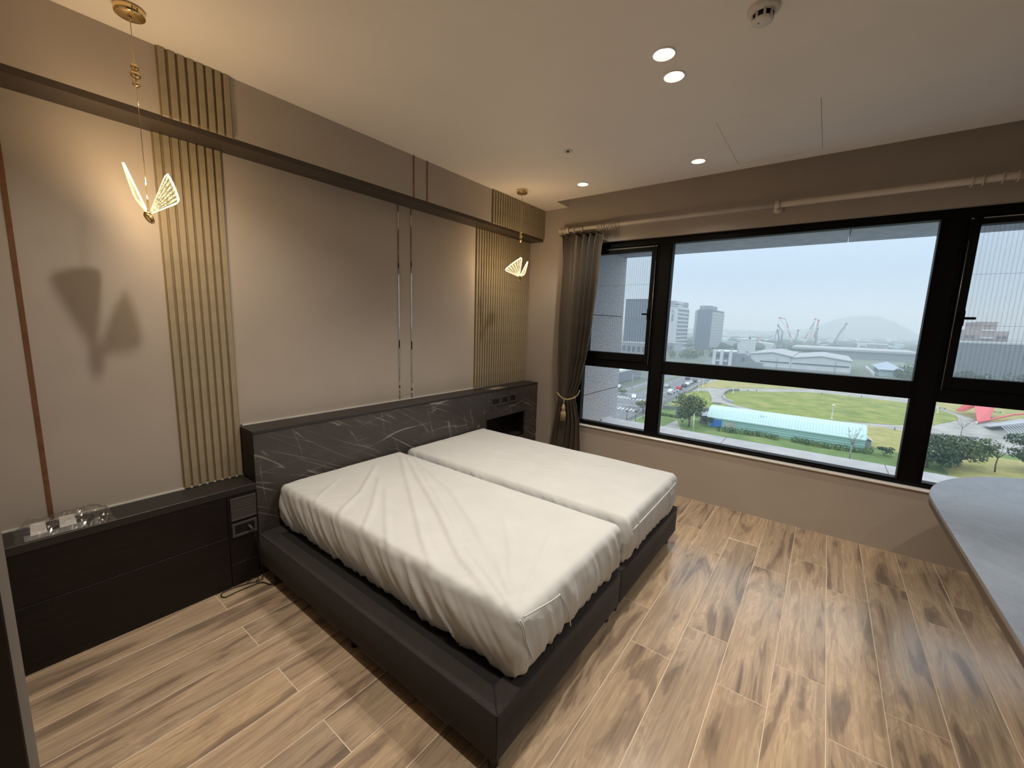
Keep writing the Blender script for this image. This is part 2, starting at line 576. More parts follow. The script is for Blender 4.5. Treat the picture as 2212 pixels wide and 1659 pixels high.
# ------------------------------------------------------------------ room shell
# floor: grout bed with every tile laid on it
floor = struct(thing('floor', 'wood-look tile floor of long staggered planks', None))
MB().box(-1.7, XW + 0.1, -3.25, 2.95, -0.06, -0.0010).build('grout_bed', M_GROUT, floor)
plank_mesh = {}
def plank(x0, x1, y0, y1):
    g = 0.0019
    x0 += g; x1 -= g; y0 += g; y1 -= g
    key = (round(x1 - x0, 3), round(y1 - y0, 3))
    if key not in plank_mesh:
        hx, hy = (x1 - x0) / 2, (y1 - y0) / 2
        b = 0.0008
        v = [(-hx, -hy, -0.012), (hx, -hy, -0.012), (hx, hy, -0.012), (-hx, hy, -0.012),
             (-hx, -hy, -b), (hx, -hy, -b), (hx, hy, -b), (-hx, hy, -b),
             (-hx + b, -hy + b, 0), (hx - b, -hy + b, 0), (hx - b, hy - b, 0), (-hx + b, hy - b, 0)]
        f = [(0, 1, 5, 4), (1, 2, 6, 5), (2, 3, 7, 6), (3, 0, 4, 7), (4, 5, 9, 8), (5, 6, 10, 9), (6, 7, 11, 10), (7, 4, 8, 11), (8, 9, 10, 11)]
        me = bpy.data.meshes.new('plank'); me.from_pydata(v, [], f); me.materials.append(M_PLANK)
        plank_mesh[key] = me
    o = bpy.data.objects.new('plank', plank_mesh[key])
    o.location = ((x0 + x1) / 2, (y0 + y1) / 2, 0.0)
    COL.objects.link(o); o.parent = floor
ROW0 = 0.6236
for k in range(-10, 19):
    ya, yb = ROW0 - 0.2 * (k + 1), ROW0 - 0.2 * k
    yb = min(yb, 2.612)
    if yb - ya < 0.02: continue
    js = [0.708, 1.903, 3.098] if k % 2 == 0 else [-0.192, 1.003, 2.200, 3.393]
    xs = [-1.68] + js + [XW - 0.002]
    if k % 2 == 0: xs.insert(1, -0.488)
    for a, b in zip(xs, xs[1:]):
        plank(a, b, ya, yb)

# headboard wall, lower face and the wall body behind
bw = MB()
bw.box(-1.7, 4.10, YH, 2.95, 0.0, 3.05)
struct(bw.build('wall_back', M_WALL))
# bulkhead above (its face stands forward of the wall) with dark beam edge below it
bh = struct(boxo('trim_1', M_WALL, None, -0.02, XW, YU, YH, ZS + 0.030, ZC))
bm_ = struct(boxo('trim_2', M_BEAM, None, -0.02, XW, YU + 0.002, YH, ZS, ZS + 0.030))

def slat_panel(name, x0, x1, y_face, z0, z1, n, lab):
    root = struct(thing(name, lab, None, (x0, y_face, z0)))
    MB().box(x0, x1, y_face - 0.003, y_face, z0, z1).build('backing', M_SLATBACK, root)
    pitch = (x1 - x0) / n
    w = pitch * 0.70
    me = None
    for i in range(n):
        cx = x0 + pitch * (i + 0.5)
        if me is None:
            o = MB().box(cx - w / 2, cx + w / 2, y_face - 0.015, y_face - 0.003, z0, z1, 0.002, 1).build('slat', M_SLAT, root, origin=(cx, y_face - 0.010, z0))
            me = o.data
        else:
            o = bpy.data.objects.new('slat', me); COL.objects.link(o); o.parent = root
            o.location = Vector((cx, y_face - 0.010, z0)) - root.location
slat_panel('trim_3', 0.655, 0.955, YH, 0.605, ZS, 8, 'olive slats on the wall left of the bed')
slat_panel('trim_4', 0.655, 0.955, YU, ZS + 0.026, ZC, 8, 'olive slats on the bulkhead left of the bed')
slat_panel('trim_5', 3.060, XW - 0.006, YH, 0.918, ZS, 24, 'olive slats on the wall near the window')
slat_panel('trim_6', 3.072, XW - 0.002, YU, ZS + 0.026, ZC, 24, 'olive slats on the bulkhead near the window')
# metal inlay strips
for i, (x, w, y, z0, z1, m) in enumerate([(2.149, 0.010, YH, 0.915, ZS, M_STRIP), (2.277, 0.010, YH, 0.915, ZS, M_STRIP),
                                       (2.156, 0.010, YU, ZS + 0.03, ZC, M_COPPER), (2.288, 0.010, YU, ZS + 0.03, ZC, M_COPPER),
                                       (0.155, 0.016, YH, 0.605, ZS, M_COPPER)]):
    struct(boxo('trim_%d' % (7 + i), m, None, x - w / 2, x + w / 2, y - 0.004, y + 0.002, z0, z1))
# thin pale line where the wall meets the panels
wl = MB()
wl.box(0.0, 0.968, YH - 0.008, YH + 0.002, 0.600, 0.608)
wl.box(0.960, 0.968, YH - 0.008, YH + 0.002, 0.600, 0.918)
wl.box(0.960, XW, YH - 0.008, YH + 0.002, 0.911, 0.918)
struct(wl.build('trim_12', M_WHITETRIM))

# window wall
YW0, YW1, ZW0, ZW1 = -1.50, 2.13, 0.500, 2.412
ww = MB()
ww.box(XW, 4.10, -3.25, YH, 0.0, ZW0)
ww.box(XW, 4.10, -3.25, YH, ZW1, 3.05)
ww.box(XW, 4.10, YW1, YH, ZW0, ZW1)
ww.box(XW, 4.10, -3.25, YW0, ZW0, ZW1)
struct(ww.build('wall_right', M_WALL))
# the wall behind the camera, the left wall the camera stands beside, the passage beyond it
struct(boxo('wall_front', M_WALL, None, -1.85, 4.10, -3.40, -3.25, 0.0, 3.05))
M_LWALL = flat('pale_left_wall', (0.40, 0.365, 0.33, 1), 0.5, spec=0.4)
struct(boxo('wall_left', M_LWALL, None, -0.135, 0.003, 1.50, YH, 0.0, ZC))
struct(boxo('wall_passage', M_WALL, None, -1.85, -1.70, -3.25, 2.95, 0.0, 3.05))
struct(boxo('trim_13', M_DWOOD, None, -0.175, -0.013, 1.44, 1.50, 0.0, 2.30, 0.003, 1))
# ceiling with holes for the recessed lamps, the hatch and the curtain recess
DOWN = [(2.023, 0.727, 0.050), (2.218, 0.739, 0.050), (3.380, 0.897, 0.050), (3.392, 1.848, 0.050), (0.735, 1.900, 0.050), (0.735, 0.900, 0.050), (2.12, -1.10, 0.05), (0.735, -1.0, 0.05), (3.38, -1.3, 0.05)]
HATCH = (2.830, 3.597, 0.165, 0.670)
def ceiling_face(z, holes=True):
    bm = bmesh.new()
    def loop(pts):
        vs = [bm.verts.new((x, y, z)) for x, y in pts]
        for a, b in zip(vs, vs[1:] + vs[:1]): bm.edges.new((a, b))
    loop([(-1.70, -3.25), (XE, -3.25), (XE, YE), (XW, YE), (XW, 2.80), (-1.70, 2.80)])
    for x, y, r in DOWN:
        loop([(x + r * math.cos(2 * PI * k / 32), y + r * math.sin(2 * PI * k / 32)) for k in range(32)])
    h = HATCH
    loop([(h[0], h[2]), (h[1], h[2]), (h[1], h[3]), (h[0], h[3])])
    bmesh.ops.triangle_fill(bm, edges=bm.edges[:], use_beauty=True, use_dissolve=False)
    return bm
cm = MB()
cm.frombm(ceiling_face(ZC))
cm.quad((XE, -3.25, ZC), (XE, YE, ZC), (XE, YE, 3.02), (XE, -3.25, 3.02))       # recess sides
cm.quad((XE, YE, ZC), (XW, YE, ZC), (XW, YE, 3.02), (XE, YE, 3.02))
cm.quad((XE, -3.25, 3.02), (XE, YE, 3.02), (XW, YE, 3.02), (XW, -3.25, 3.02))
cm.box(-1.85, 4.10, -3.40, 2.95, 3.05, 3.12)
h = HATCH
for a, b in (((h[0], h[2]), (h[1], h[2])), ((h[1], h[2]), (h[1], h[3])), ((h[1], h[3]), (h[0], h[3])), ((h[0], h[3]), (h[0], h[2]))):
    cm.quad((a[0], a[1], ZC), (b[0], b[1], ZC), (b[0], b[1], ZC + 0.02), (a[0], a[1], ZC + 0.02))
struct(cm.build('ceiling', M_CEIL, fix=False))
hp = boxo('ceiling_hatch', M_CEIL, None, h[0] + 0.002, h[1] - 0.002, h[2] + 0.002, h[3] - 0.002, ZC + 0.0003, ZC + 0.02)
tag(hp, 'flush square access panel set in the ceiling near the window', 'hatch')
# ------------------------------------------------------------------ window
win = struct(thing('window_1', 'wide black aluminium window of six panes', None, (4.03, 0.3, ZW0)))
FX0, FX1 = 3.998, 4.075
def fr(name, y0, y1, z0, z1, x0=FX0, x1=FX1, par=None, m=None, bev=0.003):
    return boxo(name, m or M_FRAME, par or win, x0, x1, y0, y1, z0, z1, bev, 1)
of = MB()
of.box(FX0, FX1, 2.070, YW1, ZW0 + 0.014, ZW1, 0.003, 1); of.box(FX0, FX1, YW0, -1.430, ZW0 + 0.014, ZW1, 0.003, 1)
of.box(FX0, FX1, YW0, YW1, 2.351, ZW1, 0.003, 1); of.box(FX0, FX1, YW0, YW1, ZW0 + 0.014, 0.552, 0.003, 1)
of.build('outer_frame', M_FRAME, win)
for (a, b) in ((1.215, 1.350), (-0.652, -0.518)):
    m_ = fr('mullion', a, b, 0.552, 2.351)
    for q in (a + 0.012, b - 0.016):
        boxo('glazing_bead', M_FRAME, m_, FX0 - 0.006, FX0 + 0.002, q, q + 0.006, 0.552, 2.351)
fr('transom', -0.518, 1.215, 1.140, 1.264)
fr('transom', 1.350, 2.070, 1.155, 1.235)
fr('transom', -1.430, -0.652, 1.135, 1.235)
boxo('bottom_bead', M_FRAME, win, FX0 - 0.010, FX0 + 0.004, YW0 + 0.02, YW1 - 0.02, 0.520, 0.538, 0.004, 2)
boxo('window_sill', M_SILL, win, XW - 0.018, FX0 + 0.02, YW0, YW1 + 0.02, ZW0 + 0.001, ZW0 + 0.014, 0.002, 1)
def pane(y0, y1, z0, z1, x=4.040):
    boxo('pane', M_GLASS, win, x, x + 0.0004, y0 - 0.01, y1 + 0.01, z0 - 0.01, z1 + 0.01)
pane(-0.518, 1.215, 1.264, 2.351); pane(-0.518, 1.215, 0.552, 1.140)
pane(1.350, 2.070, 0.552, 1.155); pane(-1.430, -0.652, 0.552, 1.135)
M_THREAD = flat('screen_thread', (0.10, 0.11, 0.12, 1), 0.7)
M_STEEL = flat('brushed_steel', (0.45, 0.45, 0.46, 1), 0.3, 0.8)
for sgn, (y0, y1) in ((1, (1.352, 2.068)), (-1, (-1.428, -0.654))):
    s = part('sash', win)
    sf = MB()
    sx0, sx1 = FX0 - 0.012, FX1 - 0.01
    sf.box(sx0, sx1, y0, y0 + 0.050, 1.237, 2.349, 0.003, 1); sf.box(sx0, sx1, y1 - 0.050, y1, 1.237, 2.349, 0.003, 1)
    sf.box(sx0, sx1, y0 + 0.05, y1 - 0.05, 2.299, 2.349, 0.003, 1); sf.box(sx0, sx1, y0 + 0.05, y1 - 0.05, 1.237, 1.314, 0.003, 1)
    sf.build('sash_frame', M_FRAME, s)
    boxo('glass', M_GLASS, s, 4.058, 4.0584, y0 + 0.045, y1 - 0.045, 1.305, 2.305)
    # pleated insect screen: a folded sheet inside the sash
    n = int((y1 - y0 - 0.10) / 0.0105)
    v = []; f = []
    for i in range(n + 1):
        y = y0 + 0.05 + (y1 - y0 - 0.10) * i / n
        x = 4.020 + (0.020 if i % 2 else 0.0)
        v += [(x, y, 1.312), (x, y, 2.301)]
        if i: f.append((2 * i - 2, 2 * i, 2 * i + 1, 2 * i - 1))
    MB().add(v, f).build('insect_screen', M_SCREEN, s, fix=False)
    for zt in (1.66, 1.99):
        boxo('screen_thread', M_THREAD, s, 4.030, 4.0312, y0 + 0.05, y1 - 0.05, zt, zt + 0.0014)
    hy = y0 + 0.040 if sgn > 0 else y1 - 0.040
    dy = 0.055 if sgn > 0 else -0.060
    hz = 1.705
    hb = MB(); hb.box(sx0 - 0.010, sx0 + 0.002, hy - 0.012, hy + 0.012, hz - 0.05, hz + 0.05, 0.003, 1)
    hb.box(sx0 - 0.030, sx0 - 0.008, min(hy, hy + dy), max(hy, hy + dy), hz - 0.008, hz + 0.008, 0.003, 1)
    hb.build('handle', M_FRAME, s)
    boxo('screen_rail', M_STEEL, s, sx0 - 0.003, sx0 + 0.001, y0 + (0.02 if sgn > 0 else 0.08), y1 - (0.20 if sgn > 0 else 0.055), 2.333, 2.339)
    ey = y0 + 0.006 if sgn > 0 else y1 - 0.006
    MB().tube([(sx0 - 0.006, ey, 2.20), (sx0 - 0.006, ey, 1.50), (sx0 - 0.006, ey, 1.22)], 0.0016, 6).build('pull_cord', M_STEEL, s)
    boxo('latch', M_WHITEPLASTIC, s, sx0 - 0.004, sx0 + 0.001, ey - 0.004, ey + 0.004, 2.334, 2.340)

# outside the glass: stone ledge, side walls and soffit of the window bay
def mat_granite():
    t = NT('speckled_granite')
    v = t.coords('Object')
    n = t.noise(v, 60.0, 3.0, 0.75)
    n2 = t.noise(v, 30.0, 2.0, 0.6)
    c = t.ramp(n, [(0.34, (0.30, 0.285, 0.295, 1)), (0.5, (0.58, 0.55, 0.55, 1)), (0.64, (0.82, 0.79, 0.79, 1))])
    c = t.mix(0.4, c, t.ramp(n2, [(0.35, (0.78, 0.78, 0.8, 1)), (0.65, (1.1, 1.08, 1.06, 1))]), 'MULTIPLY')
    t.set(c, 0.55)
    return t.m
M_GRANITE = mat_granite()
M_SOFFIT = flat('grey_concrete_soffit', (0.42, 0.415, 0.40, 1), 0.85, var=0.12, scale=9.0)
M_LEDGESTONE = flat('pale_stone_ledge', (0.74, 0.73, 0.73, 1), 0.6, var=0.10, scale=7.0)
M_JOINT = flat('dark_joint', (0.10, 0.10, 0.11, 1), 0.9)
led = struct(thing('ledge', 'stone ledge outside the window', None, (4.5, 0.3, 0.40)))
for a, b in ((-3.2, -0.55), (-0.545, 0.745), (0.75, 2.10)):
    boxo('slab', M_LEDGESTONE, led, 4.075, 4.90, a, b, 0.28, 0.420, 0.004, 1)
sof = struct(thing('soffit', 'concrete soffit above the window bay', None, (4.5, 0.3, 2.43)))
for a, b in ((-3.2, -0.06), (-0.055, 2.30)):
    boxo('panel', M_SOFFIT, sof, 4.075, 5.12, a, b, 2.430, 2.60, 0.004, 1)
wing_w = struct(thing('wall_outer', 'granite side wall outside the window', None, (4.6, 2.15, 0.42)))
boxo('joint_backing', M_JOINT, wing_w, 4.080, 5.09, 2.108, 2.60, -1.2, 2.429)
for a, b in ((-1.2, 0.796), (0.804, 1.696), (1.704, 2.429)):
    boxo('panel', M_GRANITE, wing_w, 4.078, 5.10, 2.100, 2.61, a, b, 0.002, 1)
boxo('plinth', M_LEDGESTONE, wing_w, 4.62, 4.90, 2.075, 2.098, 0.420, 0.445)

# ------------------------------------------------------------------ curtain rod, rings, curtain, tieback
RX, RZ = 3.872, 2.545
rod = thing('curtain_rod', 'long cream curtain rod running above the window', 'curtain rod', (RX, 0.4, RZ))
MB().tube([(RX, 2.335, RZ), (RX, 0.43, RZ)], 0.0185, 16).build('pole', M_RODWHITE, rod)
MB().tube([(RX, 0.43, RZ - 0.002), (RX, -3.0, RZ - 0.002)], 0.0215, 16).build('pole', M_RODWHITE, rod)
MB().lathe([(0.0, 0.036), (0.014, 0.034), (0.022, 0.026), (0.020, 0.014), (0.026, 0.008), (0.026, 0.0), (0.0, 0.0)], (RX, 2.330, RZ), 16, 'y').build('finial', M_RODWHITE, rod)
for by in (0.418, 2.255):
    bk = MB()
    bk.tube([(XW + 0.002, by, RZ - 0.012), (RX + 0.01, by, RZ - 0.020)], 0.010, 10)
    bk.lathe([(0.027, -0.016), (0.030, -0.010), (0.030, 0.010), (0.027, 0.016)], (RX, by, RZ), 16, 'y')
    if by < 1: bk.tube([(RX, by, RZ - 0.020), (RX, by, RZ - 0.058)], 0.013, 10)
    bk.lathe([(0.034, 0.0), (0.034, -0.012), (0.0, -0.012)], (XW - 0.001, by, RZ - 0.012), 14, 'x')
    bk.build('bracket', M_RODWHITE, rod)
ring_proto = None
def ring_mesh():
    bm = MB()
    n, s = 20, 6
    R, r = 0.029, 0.0042
    v = []; f = []
    for i in range(n):
        a = 2 * PI * i / n
        for k in range(s):
            t = 2 * PI * k / s
            v.append(((R + r * math.cos(t)) * math.cos(a), r * math.sin(t), (R + r * math.cos(t)) * math.sin(a)))
    for i in range(n):
        for k in range(s):
            f.append((i * s + k, ((i + 1) % n) * s + k, ((i + 1) % n) * s + (k + 1) % s, i * s + (k + 1) % s))
    bm.add(v, f, True)
    return bm
ring_ys = [(2.275, 0), (2.175, 0), (2.085, 0), (1.915, 1), (1.893, 1), (1.873, 1), (1.850, 1), (1.822, 1), (1.795, 1), (1.775, 1), (1.755, 1), (1.735, 1), (1.705, 1), (-0.605, 2), (-0.655, 2), (-0.735, 2), (-0.795, 2)]
ring_lab = ['cream curtain ring spaced out at the end of the rod above the curtain',
            'cream curtain ring bunched tightly with others at the curtain top',
            'cream curtain ring on the far right part of the rod']
ring_grp = ['spaced rings above the curtain', 'bunched rings at the curtain', 'rings at the right of the rod']
ring_me = None
for y, g_ in ring_ys:
    if ring_me is None:
        o = ring_mesh().build('curtain_ring', M_RODWHITE); ring_me = o.data
    else:
        o = bpy.data.objects.new('curtain_ring', ring_me); COL.objects.link(o)
    o.location = (RX, y, RZ - 0.0055)
    o.rotation_euler = (0, 0, random.uniform(-0.12, 0.12))
    rk = sum(1 for q in ring_ys[:ring_ys.index((y, g_))] if q[1] == g_)
    lab = ring_lab[1] if g_ == 1 else (['leftmost cream curtain ring next to the rod end', 'second cream curtain ring from the rod end', 'third cream curtain ring from the rod end'] if g_ == 0 else ['leftmost cream ring on the right part of the rod', 'second cream ring of the right part of the rod', 'third cream ring of the right part of the rod', 'rightmost cream ring of the right part of the rod'])[rk]
    tag(o, lab, 'curtain ring', ring_grp[g_])

cur = thing('curtain', 'taupe satin curtain gathered at the left of the window and tied back', 'curtain', (RX, 2.1, 0.03))
def cur_edges(z):
    # left / right edge (Y) of the cloth at height z
    L = [(2.505, 2.312), (2.05, 2.305), (1.6, 2.300), (1.2, 2.285), (0.86, 2.262), (0.80, 2.258), (0.60, 2.290), (0.27, 2.335), (0.02, 2.350)]
    R = [(2.505, 1.842), (2.05, 1.862), (1.60, 1.900), (1.31, 1.940), (1.00, 2.005), (0.86, 2.050), (0.80, 2.062), (0.72, 2.035), (0.55, 1.995), (0.27, 1.980), (0.02, 1.975)]
    def it(T):
        for (a, va), (b, vb) in zip(T, T[1:]):
            if a >= z >= b:
                k = (a - z) / (a - b); k = k * k * (3 - 2 * k) * 0.5 + k * 0.5
                return va + (vb - va) * k
        return T[-1][1]
    return it(L), it(R)
NU, NV = 150, 110
v = []; f = []
for j in range(NV + 1):
    z = 2.508 - (2.508 - 0.022) * j / NV
    l, r = cur_edges(z)
    wid = l - r
    top = max(0.0, min(1.0, (z - 2.36) / 0.14))
    for i in range(NU + 1):
        u = i / NU
        y = l + (r - l) * u
        ph = 2 * PI * (5.3 * u + 0.30 * math.sin(7.1 * u + 0.8) + 0.16 * math.sin(1.6 * z + 5 * u)) + 0.5 * math.sin(z * 1.3)
        amp = 0.012 + 0.052 * min(1.0, wid / 0.47) ** 0.7
        if z < 0.80: amp = 0.022 + 0.030 * min(1.0, (0.80 - z) / 0.5)
        x = RX - 0.015 + amp * 0.66 * (1 + 0.35 * math.sin(9 * u + 2)) * math.sin(ph) + 0.006 * math.sin(2.1 * ph + 1.0 + z)
        y += 0.010 * math.cos(ph) * (0.4 + 0.6 * min(1, wid / 0.4))
        # pinch pleats in the heading
        x = x * (1 - 0.45 * top) + (RX + 0.004) * 0.45 * top
        # the side away from the wall bulges around the tieback
        if z < 0.95: x -= 0.020 * math.exp(-((z - 0.81) / 0.12) ** 2) * math.sin(PI * u)
        v.append((x, y, z))
for j in range(NV):
    for i in range(NU):
        a = j * (NU + 1) + i
        f.append((a, a + 1, a + NU + 2, a + NU + 1))
cloth = MB().add(v, f, True).build('cloth', M_CURTAIN, cur, fix=False)
so = cloth.modifiers.new('thickness', 'SOLIDIFY'); so.thickness = 0.003; so.offset = 0
M_LINING = flat('beige_lining', (0.30, 0.235, 0.19, 1), 0.7)
lv = []; lf = []
for j in range(40):
    z = 2.49 - (2.49 - 0.03) * j / 39
    ext = 0.045 + 0.012 * math.sin(z * 2.0)
    l, r = cur_edges(z)
    lv += [(XW - 0.012, l + ext, z), (XW - 0.02, l - 0.06, z)]
    if j: lf.append((2 * j - 2, 2 * j - 1, 2 * j + 1, 2 * j))
ln = MB().add(lv, lf, True).build('lining', M_LINING, cur, fix=False)
so = ln.modifiers.new('thickness', 'SOLIDIFY'); so.thickness = 0.002
# tieback cord and tassel
tie = thing('curtain_tieback', 'gold braided tieback with a hanging tassel around the curtain', 'tieback', (3.80, 2.15, 0.80))
loop = [(3.95, 2.285, 0.905), (3.885, 2.292, 0.875), (3.825, 2.262, 0.850), (3.795, 2.215, 0.822), (3.782, 2.160, 0.800), (3.792, 2.110, 0.797), (3.822, 2.066, 0.812), (3.875, 2.045, 0.84), (3.95, 2.06, 0.885)]
def strands(path, rr, tw, turns):
    out = MB()
    P = [Vector(p) for p in path]
    fine = []
    for a, b in zip(P, P[1:]):
        for k in range(6): fine.append(a.lerp(b, k / 6))
    fine.append(P[-1])
    for s in range(3):
        q = []
        for i, p in enumerate(fine):
            d = (fine[min(i + 1, len(fine) - 1)] - fine[max(i - 1, 0)]).normalized()
            a = d.cross(Vector((0, 0, 1)));
            if a.length < 0.1: a = d.cross(Vector((1, 0, 0)))
            a.normalize(); b = d.cross(a)
            t = 2 * PI * (turns * i / len(fine) + s / 3)
            q.append(p + a * rr * math.cos(t) + b * rr * math.sin(t))
        out.tube(q, tw, 6)
    return out
strands(loop, 0.0045, 0.0048, 16).build('cord', M_ROPE, tie)
strands([(3.782, 2.150, 0.800), (3.772, 2.148, 0.745)], 0.003, 0.0036, 3).build('drop', M_ROPE, tie)
tas = part('tassel', tie)
tp = (3.770, 2.147, 0.745)
MB().lathe([(0.0, 0.0), (0.010, -0.003), (0.015, -0.016), (0.021, -0.034), (0.023, -0.046), (0.019, -0.054), (0.0, -0.055)], tp, 18).build('head', M_ROPE, tas)
MB().lathe([(0.020, -0.052), (0.026, -0.056), (0.024, -0.061), (0.026, -0.066), (0.019, -0.070)], tp, 18).build('collar', M_GOLD, tas)
fm = MB()
for k in range(26):
    a = 2 * PI * k / 26; r0, r1 = 0.019, 0.026 + random.uniform(-0.002, 0.003)
    fm.tube([(tp[0] + r0 * math.cos(a), tp[1] + r0 * math.sin(a), tp[2] - 0.066), (tp[0] + r1 * math.cos(a), tp[1] + r1 * math.sin(a), tp[2] - 0.11), (tp[0] + r1 * 0.95 * math.cos(a), tp[1] + r1 * 0.95 * math.sin(a), tp[2] - 0.178 + random.uniform(-0.004, 0.004))], 0.0034, 5)
fm.build('fringe', M_ROPE, tas)['kind'] = 'stuff'

# ------------------------------------------------------------------ headboard and side panels
YF = 2.612
cab = thing('low_cabinet', 'dark brown low panel cabinet along the wall left of the bed', 'cabinet', (0.48, 2.70, 0.0))
boxo('body', M_DWOOD, cab, 0.004, 0.952, YF + 0.012, YH - 0.002, 0.002, 0.575)
for (x0, x1, z0, z1) in ((0.004, 0.796, 0.318, 0.560), (0.004, 0.796, 0.004, 0.315), (0.799, 0.951, 0.004, 0.140), (0.799, 0.951, 0.143, 0.560)):
    boxo('front_panel', M_DWOOD, cab, x0, x1, YF - 0.006, YF + 0.012, z0, z1, 0.001, 1)
boxo('ledge', M_LEDGE, cab, 0.004, 0.952, YF - 0.010, YH - 0.010, 0.560, 0.600, 0.002, 1)

hb = thing('headboard', 'long dark veined marble headboard in a charcoal frame behind the bed', 'headboard', (2.0, 2.70, 0.0))
boxo('side_panel', M_DWOOD, hb, 0.953, 0.968, YF + 0.006, YH - 0.010, 0.002, 0.905)
boxo('top_board', M_LEDGE, hb, 0.953, XW - 0.002, YF - 0.002, YH - 0.010, 0.890, 0.910, 0.0015, 1)
boxo('back', M_DWOOD, hb, 0.968, XW - 0.002, YH - 0.03, YH - 0.012, 0.002, 0.890)
boxo('marble_slab', M_MARBLE, hb, 0.956, 3.058, YF, YF + 0.018, 0.002, 0.889, 0.001, 1)
# night-stand section with an open niche
NX0, NX1, NZ0, NZ1 = 3.090, 3.722, 0.330, 0.612
boxo('marble_slab', M_MARBLE, hb, 3.061, XW - 0.002, YF, YF + 0.018, NZ1, 0.889, 0.001, 1)
boxo('marble_slab', M_MARBLE, hb, NX1, XW - 0.002, YF, YF + 0.018, 0.002, NZ1 - 0.002, 0.001, 1)
boxo('marble_slab', M_MARBLE, hb, 3.061, NX1 - 0.002, YF, YF + 0.018, 0.002, NZ0, 0.001, 1)
ni = MB()
ni.box(NX0, NX1, YF + 0.018, YH - 0.03, NZ0 - 0.015, NZ0); ni.box(NX0, NX1, YF + 0.018, YH - 0.03, NZ1, NZ1 + 0.015)
ni.box(NX0 - 0.015, NX0, YF + 0.018, YH - 0.03, NZ0, NZ1); ni.box(NX1, NX1 + 0.015, YF + 0.018, YH - 0.03, NZ0, NZ1)
ni.build('niche', M_DWOOD, hb)
boxo('niche_shelf', M_LEDGE, hb, 3.40, NX1 - 0.01, YF + 0.03, YH - 0.04, NZ0 + 0.001, NZ0 + 0.03)

def socket(name, x0, x1, z0, z1, y, label, cat, kind):
    t = thing(name, label, cat, ((x0 + x1) / 2, y, (z0 + z1) / 2), 'sockets and switches by the bed')
    m1 = flat('dark_grey_plate', (0.060, 0.055, 0.052, 1), 0.35)
    b = 0.014 if kind != 'switch' else 0.010
    pf = MB()
    pf.box(x0, x1, y - 0.009, y, z0, z0 + b, 0.001, 1); pf.box(x0, x1, y - 0.009, y, z1 - b, z1, 0.001, 1)
    pf.box(x0, x0 + b, y - 0.009, y, z0 + b, z1 - b, 0.001, 1); pf.box(x1 - b, x1, y - 0.009, y, z0 + b, z1 - b, 0.001, 1)
    pf.build('face_frame', m1, t)
    if kind == 'switch':
        mz = (z0 + z1) / 2
        boxo('rocker', m1, t, x0 + b, x1 - b, y - 0.007, y, mz + 0.002, z1 - b, 0.001, 1)
        boxo('rocker', m1, t, x0 + b, x1 - b, y - 0.007, y, z0 + b, mz - 0.001, 0.001, 1)
    else:
        boxo('insert', M_BLACK, t, x0 + b, x1 - b, y - 0.004, y, z0 + b, z1 - b, 0.001, 1)
        for q in (0.35, 0.62):
            xx = x0 + (x1 - x0) * q
            boxo('pin_slot', M_FRAME, t, xx - 0.002, xx + 0.002, y - 0.0048, y - 0.003, (z0 + z1) / 2 - 0.007, (z0 + z1) / 2 + 0.007)
    return t
socket('light_switch', 0.813, 0.945, 0.405, 0.540, YF - 0.006, 'charcoal double rocker switch on the low cabinet beside the marble', 'switch', 'switch')
socket('power_outlet', 0.814, 0.943, 0.305, 0.388, YF - 0.006, 'black power outlet below the rocker switch with a cord plugged in', 'outlet', 'outlet')
for i, (a, b) in enumerate(((3.118, 3.262), (3.280, 3.405), (3.418, 3.540))):
    socket('power_outlet', a, b, 0.742, 0.830, YF, ['left of the three outlets on the marble headboard above the niche', 'middle of the three outlets on the marble headboard above the niche',
            'right, darkest of the three outlets on the marble headboard above the niche'][i], 'outlet', 'outlet')

# cord from the low outlet to the floor
crd = thing('charging_cable', 'black power cord hanging from the outlet and looping on the floor', 'cable', (0.85, 2.55, 0.0))
path = [(0.905, 2.595, 0.345), (0.915, 2.575, 0.325), (0.925, 2.565, 0.26), (0.938, 2.56, 0.15), (0.940, 2.555, 0.05), (0.935, 2.550, 0.012), (0.90, 2.555, 0.008), (0.86, 2.575, 0.006), (0.80, 2.592, 0.005), (0.74, 2.590, 0.005), (0.725, 2.560, 0.005), (0.74, 2.535, 0.005), (0.80, 2.54, 0.005), (0.87, 2.535, 0.005), (0.92, 2.525, 0.006), (0.935, 2.49, 0.006), (0.95, 2.46, 0.006), (1.0, 2.44, 0.006)]
def smooth_path(p, n=5):
    p = [Vector(q) for q in p]; out = []
    for i in range(len(p) - 1):
        p0, p1, p2, p3 = p[max(i - 1, 0)], p[i], p[i + 1], p[min(i + 2, len(p) - 1)]
        for k in range(n):
            t = k / n
            out.append(0.5 * ((2 * p1) + (-p0 + p2) * t + (2 * p0 - 5 * p1 + 4 * p2 - p3) * t * t + (-p0 + 3 * p1 - 3 * p2 + p3) * t ** 3))
    out.append(p[-1]); return out
MB().tube(smooth_path(path), 0.0026, 8).build('cable', M_BLACK, crd)
MB().tube([(0.900, 2.606, 0.352), (0.905, 2.592, 0.343), (0.915, 2.576, 0.325)], 0.007, 10, radii=[0.008, 0.008, 0.004]).build('plug', flat('grey_plug', (0.05, 0.05, 0.05, 1), 0.5), crd)
# second, smaller loop of cord on the floor
MB().tube(smooth_path([(0.86, 2.58, 0.006), (0.89, 2.59, 0.012), (0.925, 2.575, 0.014), (0.90, 2.545, 0.010), (0.93, 2.51, 0.006)]), 0.0022, 8).build('cable', M_BLACK, crd)

